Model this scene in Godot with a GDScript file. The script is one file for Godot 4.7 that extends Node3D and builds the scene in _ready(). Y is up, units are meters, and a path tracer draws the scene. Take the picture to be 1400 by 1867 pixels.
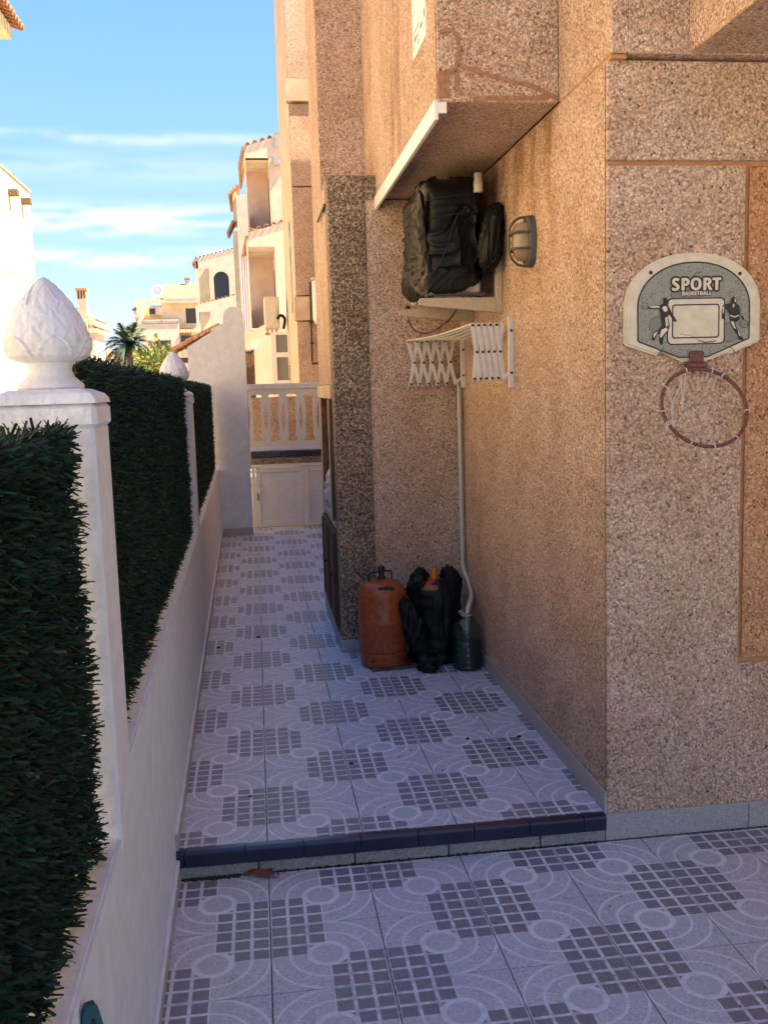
extends Node3D
# A tiled side passage between a white garden wall with artificial hedge and a pebble-dashed house.

const H := 0.104          # corridor floor above the patio
const T := 0.34           # floor tile
const XW := 1.238         # house wall along the passage
const ZF := -0.37         # house wall facing the patio
const ZB := -2.76         # back of the niche
const XP := 0.483         # left face of the wing
const YS := 2.741         # soffit

var M := {}
var names := {}
var cache := {}
var rng := RandomNumberGenerator.new()

# ------------------------------------------------------------------ naming
func numbered(n: String) -> String:
	names[n] = names.get(n, -1) + 1
	return n if names[n] == 0 else "%s_%03d" % [n, names[n]]

func tag(o, label: String, category: String, group := ""):
	o.set_meta("label", label)
	o.set_meta("category", category)
	if group != "":
		o.set_meta("group", group)
	return o

func thing(n: String, label: String, category: String, at := Vector3.ZERO, group := ""):
	var o := Node3D.new()
	o.name = numbered(n)
	add_child(o)
	o.position = at
	o.set_meta("org", at)
	return tag(o, label, category, group)

func structure(n: String, at := Vector3.ZERO):
	var o := Node3D.new()
	o.name = n
	add_child(o)
	o.position = at
	o.set_meta("org", at)
	o.set_meta("kind", "structure")
	return o

func org(p) -> Vector3:
	return p.get_meta("org") if p != self and p.has_meta("org") else Vector3.ZERO

func put(n: String, mesh, mat, parent, at := Vector3.ZERO, basis := Basis()):
	var o := MeshInstance3D.new()
	o.name = numbered(n) if parent == self else n
	o.mesh = mesh
	o.material_override = mat
	parent.add_child(o, true)
	o.transform = Transform3D(basis, at - org(parent))
	o.set_meta("org", at)
	return o

# ------------------------------------------------------------------ mesh helpers
func face(st: SurfaceTool, pts: Array, out: Vector3, uvs := []):
	var n: Vector3 = (pts[1] - pts[0]).cross(pts[2] - pts[0])
	var idx := range(pts.size())
	if n.dot(out) > 0.0:
		idx.reverse()
	var nn := n.normalized()
	if nn.dot(out) < 0.0:
		nn = -nn
	for k in range(1, pts.size() - 1):
		for i in [idx[0], idx[k], idx[k + 1]]:
			st.set_normal(nn)
			if uvs.size() > 0:
				st.set_uv(uvs[i])
			st.add_vertex(pts[i])

func start() -> SurfaceTool:
	var st := SurfaceTool.new()
	st.begin(Mesh.PRIMITIVE_TRIANGLES)
	return st

func chamfer_box(st: SurfaceTool, c: Vector3, h: Vector3, r: float, b := Basis()):
	var p := func(s: Vector3, a: int) -> Vector3:
		var q := Vector3(s.x * (h.x - r), s.y * (h.y - r), s.z * (h.z - r))
		q[a] = s[a] * h[a]
		return q
	var add := func(pts: Array, out: Vector3):
		var uv := []
		var w := []
		for q in pts:
			uv.append(Vector2(q.x / h.x * 0.5 + 0.5, q.z / h.z * 0.5 + 0.5))
			w.append(c + b * q)
		face(st, w, b * out, uv)
	for a in 3:
		var e := (a + 1) % 3
		var f := (a + 2) % 3
		for s in [-1.0, 1.0]:
			var pts := []
			for q in [[-1, -1], [1, -1], [1, 1], [-1, 1]]:
				var v := Vector3.ZERO
				v[a] = s
				v[e] = q[0]
				v[f] = q[1]
				pts.append(p.call(v, a))
			var o := Vector3.ZERO
			o[a] = s
			add.call(pts, o)
	if r <= 0.0:
		return
	for a in 3:      # edges that run along axis a
		var e := (a + 1) % 3
		var f := (a + 2) % 3
		for q in [[-1, -1], [1, -1], [1, 1], [-1, 1]]:
			var v1 := Vector3.ZERO
			v1[e] = q[0]
			v1[f] = q[1]
			var v2 := v1
			v1[a] = -1
			v2[a] = 1
			var o := Vector3.ZERO
			o[e] = q[0]
			o[f] = q[1]
			add.call([p.call(v1, e), p.call(v2, e), p.call(v2, f), p.call(v1, f)], o)
	for sx in [-1, 1]:
		for sy in [-1, 1]:
			for sz in [-1, 1]:
				var v := Vector3(sx, sy, sz)
				add.call([p.call(v, 0), p.call(v, 1), p.call(v, 2)], v)

func box_mesh(size: Vector3, r := 0.0):
	var key := "b%.4f_%.4f_%.4f_%.4f" % [size.x, size.y, size.z, r]
	if not cache.has(key):
		var st := start()
		chamfer_box(st, Vector3.ZERO, size * 0.5, r)
		cache[key] = st.commit()
	return cache[key]

func box(n: String, a: Vector3, b: Vector3, mat, parent, r := 0.0):
	return put(n, box_mesh((b - a).abs(), r), mat, parent, (a + b) * 0.5)

func smooth(st: SurfaceTool):
	st.index()
	st.generate_normals()
	return st.commit()

func tube_into(st: SurfaceTool, pts: Array, rad, sides := 8, closed := false):
	var n := pts.size()
	var rings := []
	var up := Vector3.UP
	for i in n:
		var d: Vector3
		if closed:
			d = pts[(i + 1) % n] - pts[(i - 1 + n) % n]
		else:
			d = pts[min(i + 1, n - 1)] - pts[max(i - 1, 0)]
		d = d.normalized()
		if absf(d.dot(up)) > 0.95:
			up = Vector3.RIGHT if absf(d.x) < 0.8 else Vector3.FORWARD
		var u := d.cross(up).normalized()
		var v := u.cross(d).normalized()
		up = v
		var ring := []
		var r: float = rad if rad is float else rad[i]
		for k in sides:
			var t := TAU * k / sides
			ring.append(pts[i] + u * cos(t) * r + v * sin(t) * r)
		rings.append(ring)
	st.set_smooth_group(0)
	for i in (n if closed else n - 1):
		var j := (i + 1) % n
		for k in sides:
			var l := (k + 1) % sides
			for q in [rings[i][k], rings[i][l], rings[j][k], rings[i][l], rings[j][l], rings[j][k]]:
				st.add_vertex(q)
	if not closed:
		st.set_smooth_group(-1)
		for e in [0, n - 1]:
			for k in range(1, sides - 1):
				var q := [rings[e][0], rings[e][k], rings[e][k + 1]]
				if e == 0:
					q.reverse()
				for w in q:
					st.add_vertex(w)

func tube(pts: Array, rad, sides := 8, closed := false):
	var st := start()
	tube_into(st, pts, rad, sides, closed)
	return smooth(st)

func curve(pts: Array, steps := 8) -> Array:
	var out := []
	for i in pts.size() - 1:
		var a: Vector3 = pts[max(i - 1, 0)]
		var b: Vector3 = pts[i]
		var c: Vector3 = pts[i + 1]
		var d: Vector3 = pts[min(i + 2, pts.size() - 1)]
		for k in steps:
			out.append(b.cubic_interpolate(c, a, d, float(k) / steps))
	out.append(pts[-1])
	return out

func lathe(profile: Array, sides := 32):
	var st := start()
	st.set_smooth_group(0)
	for i in profile.size() - 1:
		var p: Vector2 = profile[i]
		var q: Vector2 = profile[i + 1]
		for k in sides:
			var a := TAU * k / sides
			var b := TAU * (k + 1) / sides
			var A := Vector3(cos(a) * p.x, p.y, sin(a) * p.x)
			var B := Vector3(cos(b) * p.x, p.y, sin(b) * p.x)
			var C := Vector3(cos(b) * q.x, q.y, sin(b) * q.x)
			var D := Vector3(cos(a) * q.x, q.y, sin(a) * q.x)
			if p.x > 0.00001:
				for v in [A, B, C]:
					st.add_vertex(v)
			if q.x > 0.00001:
				for v in [A, C, D]:
					st.add_vertex(v)
	return smooth(st)

# a flat outline in x and y, thick along z (from -d/2 to d/2)
func prism_into(st: SurfaceTool, poly: PackedVector2Array, d: float, z := 0.0):
	var tri := Geometry2D.triangulate_polygon(poly)
	st.set_smooth_group(-1)
	for s in [-1.0, 1.0]:
		for i in range(0, tri.size(), 3):
			var pts := []
			for k in 3:
				var p: Vector2 = poly[tri[i + k]]
				pts.append(Vector3(p.x, p.y, z + s * d * 0.5))
			face(st, pts, Vector3(0, 0, s))
	var cw := 1.0 if Geometry2D.is_polygon_clockwise(poly) else -1.0
	for i in poly.size():
		var a: Vector2 = poly[i]
		var b: Vector2 = poly[(i + 1) % poly.size()]
		var e := b - a
		face(st, [Vector3(a.x, a.y, z - d / 2), Vector3(b.x, b.y, z - d / 2), Vector3(b.x, b.y, z + d / 2), Vector3(a.x, a.y, z + d / 2)], Vector3(-e.y, e.x, 0) * cw)

func prism(poly: PackedVector2Array, d: float):
	var st := start()
	prism_into(st, poly, d)
	return st.commit()

func rrect(x0: float, y0: float, x1: float, y1: float, r: float, n := 5) -> PackedVector2Array:
	var o := PackedVector2Array()
	for c in [[x1 - r, y1 - r, 0], [x0 + r, y1 - r, 1], [x0 + r, y0 + r, 2], [x1 - r, y0 + r, 3]]:
		for k in n + 1:
			var a: float = (c[2] + float(k) / n) * PI / 2
			o.append(Vector2(c[0] + cos(a) * r, c[1] + sin(a) * r))
	return o

# a thin ribbon along 2D points, flat in x and y
func stroke_into(st: SurfaceTool, pts: Array, w: float, d: float, z := 0.0, closed := false):
	var n := pts.size()
	for i in (n if closed else n - 1):
		var a: Vector2 = pts[i]
		var b: Vector2 = pts[(i + 1) % n]
		var t := (b - a).normalized() * w * 0.5
		var s := Vector2(-t.y, t.x)
		prism_into(st, PackedVector2Array([a - t * 0.5 - s, b + t * 0.5 - s, b + t * 0.5 + s, a - t * 0.5 + s]), d, z)

# crumpled box-like lump: rounded cube of half size h
func lump(h: Vector3, res: int, power: float, amp: float, freq: float, sd: int, stretch := Vector3.ONE):
	var nz := FastNoiseLite.new()
	nz.seed = sd
	nz.noise_type = FastNoiseLite.TYPE_SIMPLEX
	nz.fractal_type = FastNoiseLite.FRACTAL_NONE
	nz.frequency = freq
	var st := start()
	st.set_smooth_group(0)
	for a in 3:
		var e := (a + 1) % 3
		var f := (a + 2) % 3
		for s in [-1.0, 1.0]:
			var grid := []
			for i in res + 1:
				var row := []
				for j in res + 1:
					var v := Vector3.ZERO
					v[a] = s
					v[e] = tan((2.0 * i / res - 1.0) * PI / 4)
					v[f] = tan((2.0 * j / res - 1.0) * PI / 4)
					var l := pow(pow(absf(v.x), power) + pow(absf(v.y), power) + pow(absf(v.z), power), 1.0 / power)
					var q := v / l
					var dir := Vector3(signf(q.x) * pow(absf(q.x), power - 1), signf(q.y) * pow(absf(q.y), power - 1), signf(q.z) * pow(absf(q.z), power - 1)).normalized()
					var w := q * h
					var p := w * stretch
					var warp := Vector3(nz.get_noise_3dv(p * 0.5 + Vector3(9, 0, 0)), nz.get_noise_3dv(p * 0.5 + Vector3(0, 9, 0)), 0) * 0.12
					var c1 := pow(1.0 - absf(nz.get_noise_3dv(p + warp)), 7.0)
					var c2 := pow(1.0 - absf(nz.get_noise_3dv((p + warp) * 2.3 + Vector3(3, 5, 7))), 6.0)
					var big := nz.get_noise_3dv(p * 0.6 + Vector3(5, 1, 2))
					w += dir * amp * (c1 * 0.7 + c2 * 0.16 + big * 0.6 - 0.3)
					row.append(w)
				grid.append(row)
			for i in res:
				for j in res:
					var A = grid[i][j]
					var B = grid[i + 1][j]
					var C = grid[i + 1][j + 1]
					var D = grid[i][j + 1]
					var q := [A, B, C, A, C, D]
					if s > 0:
						q.reverse()
					for v in q:
						st.add_vertex(v)
	return smooth(st)

# ------------------------------------------------------------------ materials
func lin(r: float, g: float, b: float) -> Color:
	return Color(r, g, b).linear_to_srgb()

func noise_bytes(size: int, type: int, freq: float, sd: int, ret := -1, oct := 1) -> PackedByteArray:
	var n := FastNoiseLite.new()
	n.seed = sd
	n.noise_type = type
	n.frequency = freq
	n.fractal_type = FastNoiseLite.FRACTAL_FBM if oct > 1 else FastNoiseLite.FRACTAL_NONE
	n.fractal_octaves = oct
	if ret >= 0:
		n.cellular_return_type = ret
	var im := n.get_seamless_image(size, size, false, false, 0.12)
	im.convert(Image.FORMAT_L8)
	return im.get_data()

func tex(size: int, data: PackedByteArray):
	var im := Image.create_from_data(size, size, false, Image.FORMAT_RGB8, data)
	return ImageTexture.create_from_image(im)

func bump(size: int, height: PackedByteArray, scale: float):
	var d := PackedByteArray()
	d.resize(size * size * 4)
	for i in size * size:
		d[i * 4] = height[i]
		d[i * 4 + 1] = height[i]
		d[i * 4 + 2] = height[i]
		d[i * 4 + 3] = 255
	var im := Image.create_from_data(size, size, false, Image.FORMAT_RGBA8, d)
	im.bump_map_to_normal_map(scale)
	return ImageTexture.create_from_image(im)

func mat(c: Color, rough := 0.8, metal := 0.0):
	var m := StandardMaterial3D.new()
	m.albedo_color = c
	m.roughness = rough
	m.metallic = metal
	return m

func textured(t, rough: float, metres: float, nrm = null, nscale := 1.0, tint := Color.WHITE, dirt = null, dirt_m := 2.3):
	var m = mat(tint, rough)
	m.albedo_texture = t
	m.uv1_triplanar = true
	m.uv1_world_triplanar = true
	m.uv1_triplanar_sharpness = 8.0
	m.uv1_scale = Vector3.ONE / metres
	if nrm != null:
		m.normal_enabled = true
		m.normal_texture = nrm
		m.normal_scale = nscale
	if dirt != null:
		m.detail_enabled = true
		m.detail_albedo = dirt
		m.detail_blend_mode = BaseMaterial3D.BLEND_MODE_MUL
		m.detail_uv_layer = BaseMaterial3D.DETAIL_UV_2
		m.uv2_triplanar = true
		m.uv2_world_triplanar = true
		m.uv2_triplanar_sharpness = 8.0
		m.uv2_scale = Vector3.ONE / dirt_m
	return m

func srgb8(v: float) -> int:
	v = clampf(v, 0.0, 1.0)
	return int(255.0 * (12.92 * v if v < 0.0031308 else 1.055 * pow(v, 1.0 / 2.4) - 0.055))

# jittered round stones that wrap round the edges: [index of stone, distance] for every pixel
func stone_field(S: int, n: int, sd: int) -> Array:
	rng.seed = sd
	var best := PackedFloat32Array()
	best.resize(S * S)
	best.fill(9.0)
	var id := PackedInt32Array()
	id.resize(S * S)
	var step := float(S) / n
	var R := int(step * 1.35)
	for gy in n:
		for gx in n:
			var cx := (gx + rng.randf()) * step
			var cy := (gy + rng.randf()) * step
			var rad := step * rng.randf_range(0.62, 1.05)
			var k := gy * n + gx
			var x0 := int(cx)
			var y0 := int(cy)
			for y in range(y0 - R, y0 + R + 1):
				var dy := y - cy
				var row := posmod(y, S) * S
				for x in range(x0 - R, x0 + R + 1):
					var dx := x - cx
					var d := (dx * dx + dy * dy) / (rad * rad)
					var i := row + posmod(x, S)
					if d < best[i]:
						best[i] = d
						id[i] = k
	return [best, id]

func make_pebble(field: Array, S: int, stones: Array, mortar: Vector3, sd: int, dark_share: float) -> Array:
	rng.seed = sd
	var lut := []
	for i in 16384:
		var s: Vector3 = stones[rng.randi() % stones.size()]
		s *= rng.randf_range(0.85, 1.15)
		if rng.randf() < dark_share:
			s *= 0.3
		lut.append(s)
	var best: PackedFloat32Array = field[0]
	var id: PackedInt32Array = field[1]
	var d := PackedByteArray()
	d.resize(S * S * 3)
	var h := PackedByteArray()
	h.resize(S * S)
	for i in S * S:
		var e := best[i]
		var c: Vector3 = lut[id[i]]
		c = c.lerp(mortar, smoothstep(0.42, 0.75, e))
		d[i * 3] = srgb8(c.x)
		d[i * 3 + 1] = srgb8(c.y)
		d[i * 3 + 2] = srgb8(c.z)
		h[i] = int(clampf(1.0 - e, 0.0, 1.0) * 255.0)
	return [tex(S, d), bump(S, h, 4.0)]

func make_cloudy(S: int, a: Vector3, b: Vector3, freq: float, sd: int, grain: float, gain := 1.0):
	var n := noise_bytes(S, FastNoiseLite.TYPE_SIMPLEX, freq, sd, -1, 5)
	var d := PackedByteArray()
	d.resize(S * S * 3)
	rng.seed = sd
	for i in S * S:
		var t := clampf((n[i] / 255.0 - 0.5) * gain + 0.5, 0.0, 1.0)
		var g := 1.0 + (rng.randf() - 0.5) * grain
		var c := a.lerp(b, t) * g
		d[i * 3] = srgb8(c.x)
		d[i * 3 + 1] = srgb8(c.y)
		d[i * 3 + 2] = srgb8(c.z)
	return tex(S, d)

func make_speckle(S: int, base: Vector3, chips: Array, sd: int):
	var cell := noise_bytes(S, FastNoiseLite.TYPE_CELLULAR, 0.16, sd, FastNoiseLite.RETURN_CELL_VALUE)
	var d := PackedByteArray()
	d.resize(S * S * 3)
	rng.seed = sd
	for i in S * S:
		var v := int(cell[i])
		var c := base
		if v * 37 % 100 < 45:
			c = chips[v % chips.size()]
		c *= 0.94 + 0.12 * rng.randf()
		d[i * 3] = srgb8(c.x)
		d[i * 3 + 1] = srgb8(c.y)
		d[i * 3 + 2] = srgb8(c.z)
	return tex(S, d)

# the printed floor tile: grids of small squares in two corners, arcs round the centre in the other two
func make_tile(sd: int, wear: float):
	var S := 512
	var cell := noise_bytes(S, FastNoiseLite.TYPE_CELLULAR, 0.13, sd, FastNoiseLite.RETURN_CELL_VALUE)
	var stain := noise_bytes(S, FastNoiseLite.TYPE_SIMPLEX, 0.006, sd + 3, -1, 4)
	var d := PackedByteArray()
	d.resize(S * S * 3)
	rng.seed = sd
	var ground := Vector3(0.50, 0.505, 0.585)
	var dark := Vector3(0.195, 0.19, 0.235)
	var line := Vector3(0.73, 0.75, 0.83)
	for py in S:
		for px in S:
			var i := py * S + px
			var x := (px + 0.5) / S * 2.0 - 1.0
			var y := (py + 0.5) / S * 2.0 - 1.0
			var v := int(cell[i])
			var r := sqrt(x * x + y * y)
			var c := ground * (0.74 + 0.44 * float(v * 29 % 64) / 64.0)
			var l := 0.0
			if (x < 0.0) == (y < 0.0):
				var ax := absf(x) * 3.0
				var ay := absf(y) * 3.0
				var fx := absf(ax - roundf(ax))
				var fy := absf(ay - roundf(ay))
				var e := minf(fx, fy)
				c = dark * (0.82 + 0.36 * float(v * 29 % 64) / 64.0)
				l = 1.0 - smoothstep(0.075, 0.115, e)
			else:
				for k in [2.0, 3.0]:
					l = maxf(l, (1.0 - smoothstep(0.05, 0.10, absf(r * 3.0 - k + 0.03))) * 0.95)
				var ea := minf(absf(x), absf(y)) * 3.0
				l = maxf(l, 1.0 - smoothstep(0.05, 0.09, ea) if maxf(absf(x), absf(y)) * 3.0 < 1.0 else 0.0)
			if r * 3.0 < 1.12:
				c = ground * (0.72 + 0.44 * float(v * 29 % 64) / 64.0)
				l = smoothstep(0.78, 0.86, r * 3.0)
			c = c.lerp(line * (0.95 + 0.08 * float(v % 16) / 16.0), l * (1.0 - wear * float(stain[(i * 3) % (S * S)]) / 255.0))
			c *= 1.0 - 0.10 * float(stain[i]) / 255.0
			c *= 0.96 + 0.08 * rng.randf()
			d[i * 3] = srgb8(c.x)
			d[i * 3 + 1] = srgb8(c.y)
			d[i * 3 + 2] = srgb8(c.z)
	return tex(S, d)

func make_wood(S: int, a: Vector3, b: Vector3, sd: int):
	var n := FastNoiseLite.new()
	n.seed = sd
	n.frequency = 0.02
	n.fractal_octaves = 4
	var d := PackedByteArray()
	d.resize(S * S * 3)
	for y in S:
		for x in S:
			var t := clampf(n.get_noise_2d(x * 3.0, y * 0.12) * 0.9 + 0.5, 0.0, 1.0)
			var c := a.lerp(b, t)
			var i := (y * S + x) * 3
			d[i] = srgb8(c.x)
			d[i + 1] = srgb8(c.y)
			d[i + 2] = srgb8(c.z)
	return tex(S, d)

func materials():
	var stones := [Vector3(0.70, 0.525, 0.41), Vector3(0.62, 0.435, 0.33), Vector3(0.67, 0.465, 0.365), Vector3(0.48, 0.36, 0.285), Vector3(0.78, 0.62, 0.50), Vector3(0.59, 0.405, 0.30), Vector3(0.34, 0.24, 0.18), Vector3(0.65, 0.485, 0.365)]
	var field := stone_field(1024, 112, 12)
	var peb := make_pebble(field, 1024, stones, Vector3(0.47, 0.325, 0.235), 11, 0.012)
	var grime = make_cloudy(512, Vector3(0.86, 0.82, 0.76), Vector3(1, 1, 1), 0.012, 5, 0.06, 1.8)
	M.pebble = textured(peb[0], 0.95, 0.87, peb[1], 1.5, Color.WHITE, grime, 2.7)
	M.pebble_stained = M.pebble.duplicate()
	M.pebble_stained.vertex_color_use_as_albedo = true
	var dark := make_pebble(field, 1024, [Vector3(0.42, 0.33, 0.25), Vector3(0.30, 0.22, 0.16), Vector3(0.52, 0.42, 0.33), Vector3(0.20, 0.15, 0.11), Vector3(0.36, 0.26, 0.18)], Vector3(0.17, 0.12, 0.085), 23, 0.05)
	M.pebble_coarse = textured(dark[0], 0.95, 1.15, dark[1], 2.2, Color.WHITE, grime, 1.9)
	M.pebble_orange = textured(peb[0], 0.95, 0.8, peb[1], 0.8, lin(0.90, 0.68, 0.50), grime, 1.7)
	M.groove = textured(make_cloudy(256, Vector3(0.42, 0.20, 0.085), Vector3(0.52, 0.29, 0.14), 0.03, 6, 0.2), 0.9, 0.4)
	M.mortar = textured(make_cloudy(256, Vector3(0.27, 0.135, 0.075), Vector3(0.40, 0.23, 0.14), 0.03, 16, 0.3), 0.95, 0.3)
	var white = make_cloudy(512, Vector3(0.60, 0.64, 0.725), Vector3(0.65, 0.69, 0.775), 0.02, 31, 0.04, 1.3)
	var rough_h := noise_bytes(512, FastNoiseLite.TYPE_SIMPLEX, 0.05, 41, -1, 4)
	var rough_n = bump(512, rough_h, 3.0)
	M.white = textured(white, 0.75, 1.1, rough_n, 0.6, Color.WHITE, make_cloudy(512, Vector3(0.93, 0.92, 0.90), Vector3(1, 1, 1), 0.02, 8, 0.03, 1.6), 1.7)
	M.plaster = textured(make_cloudy(512, Vector3(0.62, 0.47, 0.33), Vector3(0.72, 0.57, 0.42), 0.01, 33, 0.06, 1.5), 0.9, 2.0, rough_n, 0.08, Color.WHITE, grime, 6.0)
	M.cream = textured(make_cloudy(512, Vector3(0.74, 0.605, 0.395), Vector3(0.81, 0.675, 0.465), 0.01, 34, 0.04, 1.5), 0.9, 3.0, null, 0.4, Color.WHITE, make_cloudy(256, Vector3(0.86, 0.80, 0.70), Vector3(1, 1, 1), 0.012, 18, 0.03, 2.0), 7.0)
	M.peach = textured(make_cloudy(512, Vector3(0.68, 0.49, 0.36), Vector3(0.76, 0.57, 0.44), 0.01, 35, 0.04, 1.2), 0.9, 3.0)
	M.terrazzo = textured(make_speckle(512, Vector3(0.36, 0.345, 0.35), [Vector3(0.46, 0.44, 0.44), Vector3(0.29, 0.275, 0.28), Vector3(0.40, 0.375, 0.375)], 51), 0.55, 0.35)
	M.riser = textured(make_speckle(256, Vector3(0.27, 0.255, 0.25), [Vector3(0.34, 0.325, 0.315), Vector3(0.20, 0.19, 0.185)], 57), 0.6, 0.2)
	M.grey_speckle = textured(make_speckle(256, Vector3(0.25, 0.265, 0.235), [Vector3(0.34, 0.355, 0.31), Vector3(0.17, 0.185, 0.165), Vector3(0.29, 0.31, 0.27)], 53), 0.6, 0.14)
	M.tiles = []
	for k in 3:
		var m = mat(Color.WHITE, 0.48)
		m.albedo_texture = make_tile(61 + k, 0.25 + 0.2 * k)
		m.roughness_texture = null
		m.clearcoat_enabled = true
		m.clearcoat = 0.25
		m.clearcoat_roughness = 0.35
		M.tiles.append(m)
	M.grout = textured(make_cloudy(256, Vector3(0.13, 0.115, 0.10), Vector3(0.22, 0.20, 0.18), 0.03, 71, 0.3), 0.95, 0.3)
	M.blue = mat(lin(0.006, 0.008, 0.034), 0.3)
	M.blue.clearcoat_enabled = true
	M.blue.clearcoat = 0.25
	M.blue.clearcoat_roughness = 0.12
	M.concrete = textured(make_cloudy(512, Vector3(0.30, 0.28, 0.25), Vector3(0.42, 0.39, 0.35), 0.01, 81, 0.15), 0.95, 1.5)
	M.clay = textured(make_cloudy(512, Vector3(0.36, 0.15, 0.065), Vector3(0.56, 0.32, 0.17), 0.02, 91, 0.15, 2.2), 0.9, 0.5)
	M.clay_pale = textured(make_cloudy(512, Vector3(0.44, 0.23, 0.10), Vector3(0.60, 0.38, 0.19), 0.02, 92, 0.1, 1.8), 0.9, 2.0)
	M.fascia = mat(lin(0.80, 0.79, 0.78), 0.4)
	M.metal_white = textured(make_cloudy(256, Vector3(0.62, 0.60, 0.57), Vector3(0.69, 0.675, 0.65), 0.03, 95, 0.03, 1.2), 0.45, 0.5)
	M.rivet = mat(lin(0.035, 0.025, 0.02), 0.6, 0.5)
	M.bracket = textured(make_cloudy(256, Vector3(0.46, 0.38, 0.26), Vector3(0.54, 0.46, 0.33), 0.03, 96, 0.08, 1.3), 0.5, 0.25)
	M.black_plastic = mat(lin(0.005, 0.005, 0.006), 0.42)
	M.black_plastic.metallic_specular = 0.35
	M.black_soft = mat(lin(0.006, 0.007, 0.009), 0.45)
	M.black_soft.metallic_specular = 0.35
	M.rope = mat(lin(0.02, 0.022, 0.022), 0.8)
	M.grey_metal = mat(lin(0.085, 0.085, 0.075), 0.55, 0.2)
	M.dark_metal = mat(lin(0.03, 0.028, 0.026), 0.5, 0.4)
	M.lamp_glass = mat(lin(0.30, 0.23, 0.16), 0.10)
	M.butane = textured(make_cloudy(512, Vector3(0.26, 0.05, 0.014), Vector3(0.36, 0.085, 0.024), 0.02, 101, 0.05, 1.8), 0.42, 0.45)
	M.cap_orange = mat(lin(0.62, 0.13, 0.015), 0.45)
	M.pet = mat(Color(0.16, 0.27, 0.24, 0.36), 0.15)
	M.pet.transparency = BaseMaterial3D.TRANSPARENCY_ALPHA
	M.water = mat(Color(0.05, 0.11, 0.09, 0.75), 0.08)
	M.water.transparency = BaseMaterial3D.TRANSPARENCY_ALPHA
	M.pvc = mat(lin(0.56, 0.52, 0.46), 0.45)
	M.wood_dark = textured(make_wood(256, Vector3(0.05, 0.028, 0.016), Vector3(0.13, 0.075, 0.045), 7), 0.7, 0.5)
	M.brown_tile = textured(make_cloudy(256, Vector3(0.13, 0.065, 0.035), Vector3(0.22, 0.12, 0.07), 0.02, 103, 0.1, 1.8), 0.5, 0.6)
	M.board = textured(make_cloudy(256, Vector3(0.60, 0.55, 0.42), Vector3(0.70, 0.655, 0.53), 0.02, 105, 0.03, 1.3), 0.42, 0.3)
	M.ink = mat(lin(0.012, 0.012, 0.014), 0.5)
	M.ink_grey = mat(lin(0.20, 0.20, 0.20), 0.5)
	M.hoop = textured(make_cloudy(256, Vector3(0.10, 0.035, 0.03), Vector3(0.19, 0.075, 0.06), 0.03, 107, 0.2, 2.0), 0.6, 0.12)
	M.string = mat(lin(0.62, 0.58, 0.60), 0.9)
	M.glass_dark = mat(lin(0.03, 0.03, 0.035), 0.08)
	M.shutter = mat(lin(0.055, 0.045, 0.04), 0.5)
	M.glass_pane = mat(lin(0.22, 0.22, 0.20), 0.06)
	M.teal = mat(lin(0.012, 0.085, 0.105), 0.4)
	M.leaf_dead = mat(lin(0.16, 0.05, 0.025), 0.9)
	M.moss = mat(lin(0.035, 0.03, 0.014), 1.0)
	M.dirt = mat(lin(0.045, 0.035, 0.026), 1.0)
	M.bark = textured(make_cloudy(256, Vector3(0.10, 0.07, 0.045), Vector3(0.2, 0.15, 0.1), 0.04, 109, 0.3), 0.95, 0.5)
	M.leaf = mat(Color.WHITE, 0.7)
	M.leaf.metallic_specular = 0.3
	M.leaf.vertex_color_use_as_albedo = true
	M.leaf.cull_mode = BaseMaterial3D.CULL_DISABLED
	M.hedge_back = mat(lin(0.012, 0.022, 0.014), 0.9)
	M.cream_paint = textured(white, 0.8, 0.8, rough_n, 0.3, lin(0.90, 0.84, 0.74))
	M.bag_white = mat(lin(0.72, 0.72, 0.74), 0.4)

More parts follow.
